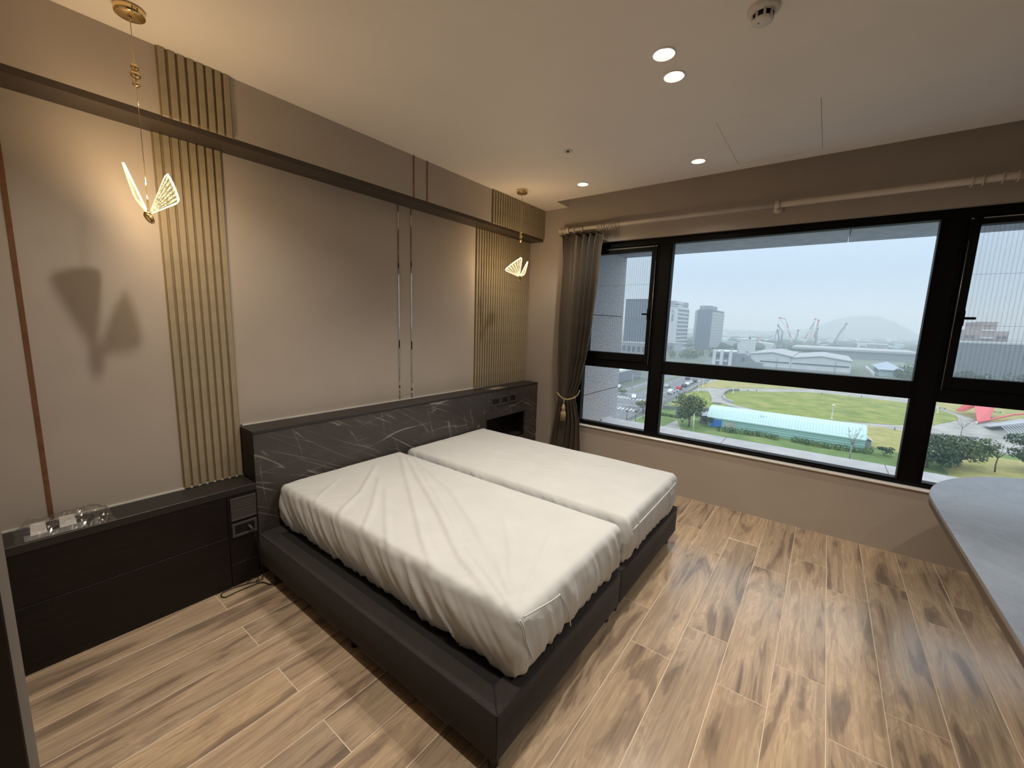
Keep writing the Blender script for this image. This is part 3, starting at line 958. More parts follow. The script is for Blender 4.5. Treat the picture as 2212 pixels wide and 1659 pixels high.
# ------------------------------------------------------------------ bed bases
def bed_base(x0, x1, rim_left, label):
    y0, y1, z0, z1 = 0.735, 2.606, 0.085, 0.280
    t = thing('bed_base', label, 'bed base', ((x0 + x1) / 2, (y0 + y1) / 2, 0.0), 'twin bed bases')
    boxo('platform', M_BLACKCLOTH, t, x0 + 0.02, x1 - 0.02, y0 + 0.02, y1 - 0.002, z0 + 0.006, z1 - 0.010)
    rw = 0.088
    # mitred padded rails
    xa, xb = (x0, x0 + rw) if rim_left else (x1 - rw, x1)
    def rail(poly):
        bm = bmesh.new()
        lo = [bm.verts.new((x, y, z0)) for x, y in poly]; hi = [bm.verts.new((x, y, z1)) for x, y in poly]
        bm.faces.new(lo[::-1]); bm.faces.new(hi)
        for i in range(4): bm.faces.new((lo[i], lo[(i + 1) % 4], hi[(i + 1) % 4], hi[i]))
        bmesh.ops.recalc_face_normals(bm, faces=bm.faces[:])
        bmesh.ops.bevel(bm, geom=[e for e in bm.edges], offset=0.010, segments=3, profile=0.5, affect='EDGES')
        q = MB(); q.frombm(bm, True); return q.build('padded_rail', M_BEDFAB, t)
    if rim_left:
        rail([(x0, y0), (x0 + rw, y0 + rw), (x0 + rw, y1 - 0.10), (x0, y1)])
        rail([(x0, y0), (x1, y0), (x1, y0 + rw), (x0 + rw, y0 + rw)])
        rail([(x0 + rw, y1 - 0.10), (x1, y1 - 0.10), (x1, y1), (x0, y1)])
    else:
        rail([(x1 - rw, y0 + rw), (x1, y0), (x1, y1), (x1 - rw, y1 - 0.10)])
        rail([(x0, y0), (x1, y0), (x1 - rw, y0 + rw), (x0, y0 + rw)])
        rail([(x0, y1 - 0.10), (x1 - rw, y1 - 0.10), (x1, y1), (x0, y1)])
    # piping along the upper outer edges
    e = 0.004
    side_x = x0 + e if rim_left else x1 - e
    pts = [(side_x, y1 - 0.01, z1 - 0.006), (side_x, y0 + e, z1 - 0.006), ((x1 if rim_left else x0), y0 + e, z1 - 0.006)]
    MB().tube(pts, 0.0035, 6).build('piping', flat('dark_piping', (0.018, 0.016, 0.015, 1), 0.8), t)
    for lx in (x0 + 0.055, x1 - 0.055):
        for ly in (y0 + 0.055, (y0 + y1) / 2, y1 - 0.10):
            MB().lathe([(0.0, 0.0), (0.020, 0.0), (0.026, z0 + 0.004), (0.0, z0 + 0.004)], (lx, ly, 0.0), 14).build('leg', M_BLACK, t)
    return t
bed_base(0.948, 2.003, True, 'charcoal upholstered bed base nearer the camera, left of the pair')
bed_base(2.009, 3.058, False, 'charcoal upholstered bed base nearer the window, right of the pair')

# ------------------------------------------------------------------ mattresses in fitted sheets
def seg_dist(px, py, a, b):
    dx, dy = b[0] - a[0], b[1] - a[1]
    L = dx * dx + dy * dy
    t = max(0.0, min(1.0, ((px - a[0]) * dx + (py - a[1]) * dy) / L)) if L else 0
    return math.hypot(px - a[0] - t * dx, py - a[1] - t * dy), t
from mathutils import noise as mnoise
def ridged(x, y, s=0.0):
    return 1.0 - abs(mnoise.noise(Vector((x, y, s)))) * 2.0
def mattress(x0, x1, y0, y1, z0, z1, ridges, fold_side, label, seed, right_slump=0.0):
    t = thing('mattress', label, 'mattress', ((x0 + x1) / 2, (y0 + y1) / 2, z0), 'twin mattresses in white fitted sheets')
    boxo('core', M_PAPER, t, x0 + 0.045, x1 - 0.045, y0 + 0.045, y1 - 0.045, z0 + 0.002, z1 - 0.04, 0.02, 2)
    r = 0.030
    st = 0.0098
    nx, ny, nz = int((x1 - x0) / st), int((y1 - y0) / st), int((z1 - z0) / st)
    idx = {}; V = []; F = []
    lo = Vector((x0 + r, y0 + r, z0 + r)); hi = Vector((x1 - r, y1 - r, z1 - r))
    def mapv(p):
        q = Vector((min(max(p.x, lo.x), hi.x), min(max(p.y, lo.y), hi.y), min(max(p.z, lo.z), hi.z)))
        d = p - q
        # round the vertical corners more than the top edge
        n = d.normalized() if d.length > 1e-9 else Vector((0, 0, 1))
        c = q + n * r
        px, py, pz = c
        k = (pz - z0) / (z1 - z0)
        h = 0.0
        top = max(0.0, n.z)
        side = 1.0 - top
        if top > 0.02:
            hh = 0.0
            for poly, amp, wd in ridges:
                L = len(poly) - 1
                for i in range(L):
                    dd, tt = seg_dist(px, py, poly[i], poly[i + 1])
                    g = (i + tt) / L
                    fade = math.sin(PI * min(1.0, 0.12 + 0.80 * g)) ** 0.6
                    hh = max(hh, amp * fade * math.exp(-(dd / wd) ** 2) - 0.35 * amp * fade * math.exp(-((dd - 1.9 * wd) / wd) ** 2))
            hh += 0.0022 * mnoise.noise(Vector((px * 4, py * 4, seed))) + 0.0012 * mnoise.noise(Vector((px * 14, py * 9, seed + 3)))
            # crinkles close to the long left edge where the seam pulls
            de = px - x0
            if fold_side and de < 0.25:
                hh += 0.0055 * (1 - de / 0.25) * ridged((py * 1.0 + px * 0.55) * 17.0, px * 5.0, seed + 7)
            # soft crown
            h += top * hh
        if side > 0.02 and pz > z0 + 0.012:
            if abs(n.x) > abs(n.y):
                w = py - 0.98 * (pz - z0) * (1.0 if n.x < 0 else -0.4)
            else:
                w = px + 0.35 * (pz - z0)
            kk = min(1.0, (1.0 - k) * 2.2 + 0.25)
            a = 0.5 + 0.5 * mnoise.noise(Vector((w * 2.2, seed * 1.3, n.x * 3)))
            fo = ridged(w * 9.0 + 0.4 * mnoise.noise(Vector((w * 3, pz * 4, seed))), pz * 1.2, seed + 11)
            fi = ridged(w * 23.0, pz * 2.0, seed + 19)
            h += side * kk * (0.022 * a * max(0.0, fo) ** 1.4 + 0.0075 * fi * (0.3 + a))
            # seam line just under the top edge
        # gathers at the elastic hem
        if k < 0.30 and side > 0.3:
            h += 0.004 * math.sin((px if abs(n.y) > abs(n.x) else py) * 95.0) * (0.30 - k) / 0.30
        # tuck in towards the hem
        inw = -0.018 * max(0.0, 1 - k / 0.45) ** 1.5 * side
        c = c + n * h + Vector((n.x, n.y, 0)) * inw
        if k < 0.12: c.z += 0.006 * math.sin(py * 31 + px * 27) * side
        bulge = 0.010 * math.sin(PI * min(1, max(0, k))) * side
        c += Vector((n.x, n.y, 0)) * bulge
        return c
    def vid(p):
        key = (round(p.x, 5), round(p.y, 5), round(p.z, 5))
        if key not in idx:
            idx[key] = len(V); q_ = mapv(p); V.append((q_.x, min(q_.y, 2.609), max(q_.z, 0.2815)))
        return idx[key]
    def face(o, eu, ev, nu, nv):
        g = [[vid(o + eu * (i / nu) + ev * (j / nv)) for j in range(nv + 1)] for i in range(nu + 1)]
        for i in range(nu):
            for j in range(nv):
                F.append((g[i][j], g[i + 1][j], g[i + 1][j + 1], g[i][j + 1]))
    A = Vector((x0, y0, z0)); X = Vector((x1 - x0, 0, 0)); Y = Vector((0, y1 - y0, 0)); Z = Vector((0, 0, z1 - z0))
    face(A + Z, X, Y, nx, ny); face(A, X, Z, nx, nz); face(A + X, Y, Z, ny, nz)
    face(A + X + Y, -X, Z, nx, nz); face(A + Y, -Y, Z, ny, nz); face(A + Y, X, -Y, 12 * 0 + nx, ny)
    sh = MB().add(V, F, True).build('fitted_sheet', M_SHEET, t)
    return t, sh
RID1 = [([(1.90, 2.46), (1.457, 1.784), (1.202, 1.399), (1.10, 1.22)], 0.012, 0.020),
        ([(1.91, 2.40), (1.455, 1.562), (1.225, 1.183), (1.101, 0.878)], 0.013, 0.021),
        ([(1.95, 2.38), (1.701, 1.724), (1.52, 1.40), (1.30, 1.05)], 0.009, 0.022),
        ([(1.66, 2.43), (1.319, 2.095), (1.154, 1.991), (1.09, 1.93)], 0.012, 0.020),
        ([(1.54, 2.22), (1.241, 1.863), (1.149, 1.767), (1.08, 1.70)], 0.010, 0.018),
        ([(1.46, 2.04), (1.203, 1.681), (1.096, 1.523), (1.07, 1.48)], 0.009, 0.018),
        ([(1.62, 1.24), (1.40, 1.03), (1.25, 0.92), (1.11, 0.80)], 0.007, 0.018),
        ([(1.66, 0.98), (1.40, 0.88), (1.25, 0.83), (1.12, 0.785)], 0.006, 0.015),
        ([(1.30, 1.22), (1.20, 1.00), (1.15, 0.90), (1.10, 0.79)], 0.008, 0.013),
        ([(1.40, 1.15), (1.25, 0.97), (1.17, 0.87), (1.10, 0.79)], 0.007, 0.013),
        ([(1.80, 2.10), (1.62, 1.78), (1.44, 1.46), (1.30, 1.25)], 0.007, 0.018),
        ([(1.36, 2.40), (1.24, 2.31), (1.15, 2.24), (1.09, 2.18)], 0.007, 0.013)]
RID2 = [([(2.18, 2.35), (2.375, 1.839), (2.515, 1.48), (2.79, 1.09)], 0.006, 0.015),
        ([(2.45, 2.20), (2.594, 1.642), (2.665, 1.354), (2.76, 1.15)], 0.005, 0.014),
        ([(2.30, 1.85), (2.40, 1.55), (2.457, 1.392), (2.55, 1.20)], 0.004, 0.013),
        ([(2.80, 2.52), (2.55, 2.50), (2.30, 2.53), (2.15, 2.56)], 0.004, 0.016)]
m1_, _sh = mattress(1.082, 1.990, 0.752, 2.594, 0.284, 0.556, RID1, True, 'twin mattress in a rumpled white fitted sheet nearer the camera', 1.7)
m2_, _sh = mattress(2.068, 2.985, 0.745, 2.594, 0.284, 0.556, RID2, False, 'twin mattress in a smooth white fitted sheet nearer the window', 5.3)
MB().tube(smooth_path([(2.085, 0.750, 0.462), (2.15, 0.732, 0.474), (2.40, 0.728, 0.486), (2.70, 0.727, 0.496), (2.90, 0.731, 0.503), (2.968, 0.752, 0.500)]), 0.0042, 7).build('hem', M_SHEET, m2_)
for pts in ([(1.080, 0.748, 0.552), (1.092, 0.735, 0.520), (1.100, 0.731, 0.465), (1.130, 0.729, 0.400), (1.150, 0.731, 0.355)],
            [(1.335, 0.736, 0.518), (1.375, 0.728, 0.455), (1.410, 0.727, 0.390), (1.436, 0.730, 0.318)],
            [(1.100, 0.745, 0.553), (1.180, 0.735, 0.545), (1.260, 0.731, 0.530), (1.335, 0.732, 0.518)]):
    MB().tube(smooth_path(pts), 0.0030, 6).build('seam', M_SHEET, m1_)
# ------------------------------------------------------------------ desk
dk = thing('desk', 'grey stone-look desk with a rounded end reaching towards the window', 'desk', (2.2, -1.0, 0.0))
def desk_outline(off=0.0):
    pts = [(0.55, -0.527 - off), (2.80, -0.527 - off)]
    cx, cy, r = 2.93, -0.527 - 0.92, 0.92 - off
    for k in range(1, 25):
        a = PI / 2 - (PI / 2) * k / 24
        pts.append((cx + (r + 0.02) * math.cos(a), cy + r * math.sin(a)))
    pts += [(3.85 - off + 0.02, -2.2), (0.55, -2.2)]
    return pts[::-1]
def slab(name, off, z0, z1, m, bev=0.0):
    bm = bmesh.new()
    P = desk_outline(off)
    a = [bm.verts.new((x, y, z0)) for x, y in P]; b = [bm.verts.new((x, y, z1)) for x, y in P]
    bm.faces.new(a[::-1]); tf = bm.faces.new(b)
    n = len(P)
    for i in range(n): bm.faces.new((a[i], a[(i + 1) % n], b[(i + 1) % n], b[i]))
    bmesh.ops.recalc_face_normals(bm, faces=bm.faces[:])
    if bev: bmesh.ops.bevel(bm, geom=list(tf.edges), offset=bev, segments=2, profile=0.5, affect='EDGES')
    q = MB(); q.frombm(bm); return q.build(name, m, dk)
M_EDGE = flat('dark_brown_edge', (0.055, 0.042, 0.034, 1), 0.4)
slab('desk_top', 0.0, 0.738, 0.750, M_DESK, 0.002)
slab('edge_line', -0.001, 0.733, 0.738, flat('tan_edge_line', (0.22, 0.15, 0.10, 1), 0.4))
slab('apron', 0.002, 0.700, 0.733, M_EDGE)
boxo('leg_panel', M_EDGE, dk, 0.70, 0.74, -2.0, -0.75, 0.0, 0.700)
boxo('leg_panel', M_EDGE, dk, 2.20, 2.24, -2.1, -1.65, 0.0, 0.700)

# ------------------------------------------------------------------ plastic bag and papers on the low cabinet, packet on the headboard
def crumple(name, x0, x1, y0, y1, z, h, parent, seed, nx=36, ny=16, floor_gap=0.002):
    V = []; F = []
    for j in range(ny + 1):
        for i in range(nx + 1):
            u, w = i / nx, j / ny
            x = x0 + (x1 - x0) * u; y = y0 + (y1 - y0) * w
            prof = min(1.0, 6 * min(w, 1 - w)) * min(1.0, 7 * min(u, 1 - u))
            rough = abs(mnoise.noise(Vector((u * 9, w * 6, seed)))) + 0.5 * abs(mnoise.noise(Vector((u * 21, w * 14, seed + 5))))
            lift = (0.25 + 0.75 * max(0.0, mnoise.noise(Vector((u * 3.2, w * 1.5, seed + 2))) + 0.45)) * (0.55 + 0.65 * w)
            zz = z + floor_gap + h * prof * (0.30 + 0.55 * lift) + h * 0.35 * rough * prof
            if u > 0.90: zz += h * 0.9 * ((u - 0.90) / 0.10) * (0.4 + rough) * prof ** 0.3 * w
            V.append((x + 0.006 * mnoise.noise(Vector((u * 12, w * 12, seed + 9))), y, zz))
    for j in range(ny):
        for i in range(nx):
            a = j * (nx + 1) + i
            F.append((a, a + 1, a + nx + 2, a + nx + 1))
    return MB().add(V, F, False).build(name, M_FILM, parent, fix=False)
bag = thing('plastic_bag', 'crumpled clear plastic bag lying on the low cabinet ledge', 'bag', (0.19, 2.70, 0.60))
crumple('film', 0.035, 0.345, 2.604, 2.780, 0.600, 0.062, bag, 3.3, 44, 22)
MB().box(0.275, 0.300, 2.63, 2.70, 0.6005, 0.6012).build('bag_seam', M_FILM, bag)
ml = flat('grey_booklet', (0.20, 0.195, 0.20, 1), 0.4)
bk_ = boxo('booklet', ml, None, 0.060, 0.250, 2.612, 2.680, 0.6006, 0.605, 0.001, 1)
tag(bk_, 'flat grey booklet inside the clear plastic bag', 'booklet')
for i, (a, b, c, d, z, lab) in enumerate(((0.080, 0.130, 2.655, 2.735, 0.612, 'small white folded paper at the left inside the plastic bag'), (0.168, 0.222, 2.668, 2.740, 0.611, 'small white folded paper in the middle of the plastic bag'))):
    q = MB().add([(a, c, 0.6056), (b, c, 0.6056), (b, d, z + 0.020), (a + 0.006, d, z + 0.020), (a, c, 0.6066), (b, c, 0.6066), (b, d, z + 0.021), (a + 0.006, d, z + 0.021)],
                 [(3, 2, 1, 0), (4, 5, 6, 7), (0, 1, 5, 4), (1, 2, 6, 5), (2, 3, 7, 6), (3, 0, 4, 7)]).build('paper', M_PAPER)
    tag(q, lab, 'paper')
q = boxo('fitting', flat('brown_fitting', (0.05, 0.03, 0.025, 1), 0.5), None, 0.134, 0.166, 2.672, 2.730, 0.6055, 0.628, 0.003, 2)
tag(q, 'small brown fitting between the papers in the plastic bag', 'fitting')
pk = thing('plastic_packet', 'flat clear plastic packet on the headboard top above the outlets', 'packet', (3.2, 2.69, 0.91))
crumple('film', 3.110, 3.390, 2.600, 2.700, 0.910, 0.020, pk, 8.1, 24, 10, 0.001)
boxo('card', flat('tan_card', (0.40, 0.33, 0.26, 1), 0.6), pk, 3.17, 3.33, 2.630, 2.690, 0.9106, 0.9122)
# ------------------------------------------------------------------ recessed downlights
M_LENS = mat_emit('lit_lamp_lens', (1.0, 0.93, 0.82), 9.0)
M_REFL = flat('white_reflector', (0.88, 0.86, 0.82, 1), 0.35)
down_lab = ['recessed ceiling downlight of the pair, nearer the smoke detector', 'recessed ceiling downlight of the pair, nearer the window',
            'single recessed ceiling downlight beside the access panel', 'single recessed ceiling downlight near the hanging lamp and curtain',
            'recessed ceiling downlight over the cabinet side of the room', 'recessed ceiling downlight above the floor left of the bed foot',
            'recessed ceiling downlight over the desk', 'recessed ceiling downlight behind the camera', 'recessed ceiling downlight over the desk end']
for i, (x, y, r) in enumerate(DOWN):
    d = thing('downlight', down_lab[i], 'downlight', (x, y, ZC), 'recessed ceiling downlights')
    MB().lathe([(r - 0.003, -0.003), (r + 0.004, -0.003), (r + 0.004, 0.0005), (r - 0.004, 0.0005), (r - 0.003, -0.003)], (x, y, ZC), 32).build('trim_ring', M_REFL, d)
    MB().lathe([(r - 0.003, -0.002), (r - 0.006, 0.012), (r - 0.018, 0.038), (r - 0.019, 0.043)], (x, y, ZC), 32).build('reflector', M_REFL, d, fix=False)
    MB().lathe([(r - 0.0205, 0.040), (r - 0.0205, 0.052), (r - 0.001, 0.052)], (x, y, ZC), 32).build('housing', M_BLACK, d, fix=False)
    MB().lathe([(0.0, 0.043), (r - 0.0195, 0.043)], (x, y, ZC), 32).build('lens', M_LENS, d, fix=False)
    L = bpy.data.lights.new('downlight_beam', 'SPOT')
    L.energy = DOWNLIGHT_W * (1.05, 1.05, 0.38, 0.80, 0.95, 1.05, 0.9, 1.0, 0.4)[i]
    L.color = WARM
    L.spot_size = math.radians(126)
    L.spot_blend = 0.85
    L.shadow_soft_size = 0.026
    lo = bpy.data.objects.new('beam', L)
    COL.objects.link(lo); lo.parent = d
    lo.location = (0, 0, -0.004)

# ------------------------------------------------------------------ smoke detector and sprinkler
sd = thing('smoke_detector', 'round white smoke detector on the ceiling at the top edge', 'smoke detector', (1.963, 0.334, ZC))
MB().lathe([(0.056, 0.0), (0.056, -0.010), (0.050, -0.016), (0.038, -0.018), (0.037, -0.022)], (1.963, 0.334, ZC), 36).build('base', M_WHITEPLASTIC, sd)
MB().lathe([(0.029, -0.018), (0.029, -0.040)], (1.963, 0.334, ZC), 30).build('chamber', M_BLACK, sd)
for k in range(8):
    a = 2 * PI * (k + 0.4) / 8
    cx, cy = 1.963 + 0.034 * math.cos(a), 0.334 + 0.034 * math.sin(a)
    MB().tube([(cx, cy, ZC - 0.018), (cx, cy, ZC - 0.041)], 0.005, 6).build('rib', M_WHITEPLASTIC, sd)
MB().lathe([(0.037, -0.040), (0.036, -0.045), (0.028, -0.050), (0.0, -0.051)], (1.963, 0.334, ZC), 30).build('cap', M_WHITEPLASTIC, sd)
MB().ball((1.955, 0.345, ZC - 0.0505), 0.0035, seg=8, rings=6).build('indicator', flat('grey_dot', (0.2, 0.19, 0.18, 1), 0.5), sd)
sp = thing('sprinkler', 'small sprinkler head with a pale ring in the ceiling', 'sprinkler', (2.707, 1.608, ZC))
MB().lathe([(0.030, 0.0), (0.031, -0.003), (0.024, -0.005), (0.014, -0.003), (0.013, 0.0)], (2.707, 1.608, ZC), 24).build('escutcheon', M_WHITEPLASTIC, sp)
MB().lathe([(0.010, 0.0), (0.010, -0.003), (0.006, -0.006), (0.009, -0.008), (0.009, -0.009), (0.0, -0.009)], (2.707, 1.608, ZC), 16).build('nozzle', flat('dark_brass', (0.10, 0.075, 0.05, 1), 0.4, 0.6), sp)

# ------------------------------------------------------------------ butterfly pendant lamps
def wing(parent, root, A, B, th=0.007, flip=False):
    """acrylic wing: fan from the root with rounded tips A and B and a bowed outer edge"""
    root, A, B = Vector(root), Vector(A), Vector(B)
    n = A.cross(B).normalized()
    out = []
    N = 20
    for i in range(N + 1):
        t = i / N
        d = A.lerp(B, t)
        bow = 1.0 + 0.05 * math.sin(PI * t) + 0.006 * abs(math.sin(PI * t * 6))
        end = min(1.0, 0.88 + 0.12 * min(1, t / 0.08), 0.88 + 0.12 * min(1, (1 - t) / 0.08))
        out.append(d * bow * end)
    rings = [0.10, 0.3, 0.5, 0.7, 0.86, 0.95, 1.0]
    V = []; F = []; UV = []
    for s in (0, 1):
        for k in rings:
            for i, q in enumerate(out):
                V.append(root + q * k + n * (th * (s - 0.5)))
                UV.append((i / N, k))
    W = N + 1; R = len(rings)
    for s in (0, 1):
        o = s * W * R
        for j in range(R - 1):
            for i in range(N):
                f = (o + j * W + i, o + j * W + i + 1, o + (j + 1) * W + i + 1, o + (j + 1) * W + i)
                F.append(f if s else f[::-1])
    o = W * R
    for i in range(N):
        a = (R - 1) * W + i
        F.append((a, a + 1, o + a + 1, o + a)); F.append((i, o + i, o + i + 1, i + 1))
    for j in range(R - 1):
        a, b = j * W, (j + 1) * W
        F.append((a, b, o + b, o + a)); a += N; b += N; F.append((b, a, o + a, o + b))
    m = MB().add(V, F, False)
    ob = m.build('wing', M_WING, parent, fix=False)
    uvl = ob.data.uv_layers.new(name='fan')
    for lp in ob.data.loops:
        uvl.data[lp.index].uv = UV[lp.vertex_index]
    return ob
def pendant(x, y, zb, wings, body_dir, label, beads):
    t = thing('pendant_lamp', label, 'pendant lamp', (x, y, ZC), 'gold butterfly pendant lamps')
    cn = part('canopy', t)
    MB().lathe([(0.0, -0.030), (0.046, -0.030), (0.050, -0.027), (0.0515, 0.0), (0.0, 0.0)], (x, y, ZC), 40).build('shell', M_GOLD, cn)
    MB().lathe([(0.007, -0.030), (0.007, -0.040), (0.004, -0.046), (0.0, -0.046)], (x, y, ZC), 14).build('stem', M_GOLD, cn)
    a0 = math.atan2(-y, -x) + 0.35
    for k, (da, h0, h1, w) in enumerate(((-0.16, -0.021, -0.010, 0.0016), (0.16, -0.021, -0.010, 0.0016), (0.0, -0.013, -0.010, 0.0016), (0.0, -0.021, -0.018, 0.0016))):
        a = a0 + da
        px, py = x + 0.0505 * math.cos(a), y + 0.0505 * math.sin(a)
        boxo('vent_slot', M_BLACK, cn, px - w, px + w, py - w, py + w, ZC + h0, ZC + h1)
    cord = MB(); cord.tube([(x, y, ZC - 0.04), (x, y, zb + 0.012)], 0.0014, 6)
    cord.build('cord', M_GOLD, t)
    for zc, rr, hh in beads:
        MB().ball((x, y, zc), rr, rr, hh, 18, 12).build('bead', M_GOLD, t)
    d = Vector(body_dir).normalized()
    rot = Vector((0, 0, 1)).rotation_difference(d).to_matrix()
    MB().ball((x, y, zb - 0.012), 0.015, 0.015, 0.030, 18, 12, rot).build('body', M_GOLD, t)
    MB().ball((x, y, zb + 0.004), 0.010, 0.010, 0.008, 12, 8).build('socket', M_GOLD, t)
    for A, B in wings:
        wing(t, (x, y, zb), A, B)
    PL = bpy.data.lights.new('pendant_bulb', 'POINT')
    PL.energy = PENDANT_W; PL.color = (1.0, 0.70, 0.38); PL.shadow_soft_size = 0.035
    po = bpy.data.objects.new('bulb', PL); COL.objects.link(po); po.parent = t
    po.location = (0, 0, zb + 0.120 - ZC)
    for q in (-1, 1):
        MB().tube([(x + 0.004 * q, y, zb), (x + 0.003 * q, y, zb + 0.045), (x, y, zb + 0.085)], 0.0010, 5).build('wire', M_GOLD, t)
    return t
pendant(0.530, 2.400, 2.003, [((-0.070, 0.0, 0.203), (-0.014, 0.125, 0.085)), ((0.073, -0.010, 0.196), (0.106, -0.035, 0.070))], (0.3, -0.5, -0.8),
        'butterfly pendant lamp with one wing seen edge-on above the low cabinet', [(2.583, 0.014, 0.015), (2.553, 0.018, 0.016), (2.519, 0.014, 0.012)])
_rt = Vector((0.605, -0.795, 0.0)); _aw = Vector((0.80, 0.60, 0.0))
def off(r, u, a): 
    q = _rt * r + _aw * a; return (q.x, q.y, u)
pendant(3.250, 2.400, 2.018, [(off(0.023, 0.190, -0.01), off(-0.150, 0.062, 0.02)), (off(0.078, 0.165, 0.05), off(0.050, 0.040, 0.125))], (0.0, 0.2, -1.0),
        'butterfly pendant lamp with folded wings near the curtain', [(2.415, 0.014, 0.015), (2.385, 0.018, 0.017), (2.350, 0.014, 0.014)])
# ------------------------------------------------------------------ the view outside: street level lies 27 m below the camera
def mat_grass(name, a, b, c):
    t = NT(name)
    v = t.coords('Object')
    n = t.noise(v, 0.16, 5.0, 0.65, 0.4)
    n2 = t.noise(v, 1.3, 4.0, 0.7)
    col = t.ramp(n, [(0.32, a), (0.5, b), (0.68, c)])
    col = t.mix(0.55, col, t.ramp(n2, [(0.3, (0.72, 0.74, 0.7, 1)), (0.7, (1.15, 1.12, 1.1, 1))]), 'MULTIPLY')
    t.set(col, 0.95, spec=0.1)
    return t.m
M_GRASS = mat_grass('park_grass', (0.169, 0.227, 0.058, 1), (0.260, 0.305, 0.081, 1), (0.390, 0.370, 0.124, 1))
M_GRASSDRY = mat_grass('dry_grass', (0.260, 0.280, 0.098, 1), (0.390, 0.364, 0.143, 1), (0.468, 0.403, 0.195, 1))
M_GRASSGREEN = mat_grass('fresh_grass', (0.115, 0.190, 0.068, 1), (0.170, 0.250, 0.092, 1), (0.250, 0.300, 0.110, 1))
M_ASPHALT = flat('asphalt', (0.185, 0.195, 0.21, 1), 0.9, var=0.15, scale=0.4)
M_PATH = flat('concrete_path', (0.36, 0.345, 0.33, 1), 0.9, var=0.16, scale=0.35)
M_PLAZA = flat('plaza_paving', (0.37, 0.36, 0.33, 1), 0.9, var=0.22, scale=0.25)
M_FARLAND = flat('far_land', (0.13, 0.16, 0.12, 1), 0.95, var=0.35, scale=0.012)
M_PAINT = flat('road_paint', (0.72, 0.72, 0.70, 1), 0.8)
M_LEAF = [flat('leaf_dark', (0.045, 0.085, 0.040, 1), 0.8, var=0.5, scale=1.2), flat('leaf_mid', (0.075, 0.115, 0.042, 1), 0.8, var=0.5, scale=1.2),
          flat('leaf_pale', (0.17, 0.19, 0.085, 1), 0.8, var=0.4, scale=1.2), flat('leaf_hedge', (0.065, 0.125, 0.030, 1), 0.8, var=0.5, scale=2.0)]
M_BARK = flat('bark', (0.13, 0.115, 0.10, 1), 0.9, var=0.3, scale=2.0)
M_BARKPALE = flat('pale_bark', (0.34, 0.33, 0.30, 1), 0.9, var=0.25, scale=2.0)
M_WHITEPAINT = flat('white_painted_metal', (0.78, 0.78, 0.74, 1), 0.5)
def wallmat(name, c, v=0.06): return flat(name, c, 0.85, var=v, scale=0.25)
M_BWHITE = wallmat('white_cladding', (0.66, 0.68, 0.70, 1))
M_BGREY = wallmat('grey_cladding', (0.25, 0.27, 0.30, 1))
M_BDARK = wallmat('dark_blue_grey_cladding', (0.12, 0.14, 0.18, 1))
M_BLIGHT = wallmat('light_grey_cladding', (0.40, 0.42, 0.44, 1))
M_BTEAL = wallmat('pale_teal_cladding', (0.46, 0.60, 0.60, 1))
M_BPINK = wallmat('pinkish_brick', (0.42, 0.33, 0.31, 1), 0.12)
M_BGLASS = flat('dull_window', (0.10, 0.12, 0.14, 1), 0.35)
M_ROOFBLUE = flat('pale_blue_roof', (0.36, 0.44, 0.54, 1), 0.6)
M_ROOFGREY = flat('grey_sheet_roof', (0.36, 0.38, 0.41, 1), 0.5)
M_MINT = flat('mint_sheet_metal', (0.37, 0.60, 0.53, 1), 0.55)
M_MINTROOF = flat('pale_mint_roof', (0.56, 0.74, 0.72, 1), 0.5)
M_BLUEDOOR = flat('blue_shutter', (0.045, 0.20, 0.62, 1), 0.6)
M_RED = flat('salmon_red_sheet', (0.70, 0.115, 0.12, 1), 0.6)
M_CRED = flat('crane_red', (0.62, 0.10, 0.08, 1), 0.6)
M_CWHITE = flat('crane_white', (0.72, 0.72, 0.72, 1), 0.6)
M_CDARK = flat('crane_dark', (0.12, 0.13, 0.15, 1), 0.6)

def flatpoly(name, poly, z, m, label=None, kind='structure'):
    bm = bmesh.new()
    vs = [bm.verts.new((x, y, z)) for x, y in poly]
    es = [bm.edges.new((a, b)) for a, b in zip(vs, vs[1:] + vs[:1])]
    bmesh.ops.triangle_fill(bm, edges=es, use_beauty=True)
    for fc in bm.faces:
        if fc.normal.z < 0: fc.normal_flip()
    q = MB(); q.frombm(bm); o = q.build(name, m, fix=False)
    o['kind'] = kind
    if label: o['label'] = label
    return o
def soft(poly, n=4):
    P = [Vector((x, y, 0)) for x, y in poly]; out = []
    L = len(P)
    for i in range(L):
        p0, p1, p2, p3 = P[i - 1], P[i], P[(i + 1) % L], P[(i + 2) % L]
        for k in range(n):
            t = k / n
            q = 0.5 * ((2 * p1) + (-p0 + p2) * t + (2 * p0 - 5 * p1 + 4 * p2 - p3) * t * t + (-p0 + 3 * p1 - 3 * p2 + p3) * t ** 3)
            out.append((q.x, q.y))
    return out
flatpoly('ground', [(40, -900), (5200, -2600), (5200, 2600), (40, 900)], G - 0.10, M_FARLAND)
flatpoly('park_paving', [(96, -60), (265, -75), (265, 46), (219, 45.2), (140, 42.0), (96, 42)], G, M_PLAZA)
oval = [(167.4, 25.2), (159.5, 15.2), (156.8, 3.1), (161.7, -10.6), (168.5, -22.5), (185, -34.0), (203, -38), (222, -30), (226, -11.7), (226, 2.2), (213, 17), (205.5, 26.5), (201.6, 30.8), (189.7, 31.4), (177.5, 29.9)]
flatpoly('lawn', soft(oval), G + 0.06, M_GRASS)
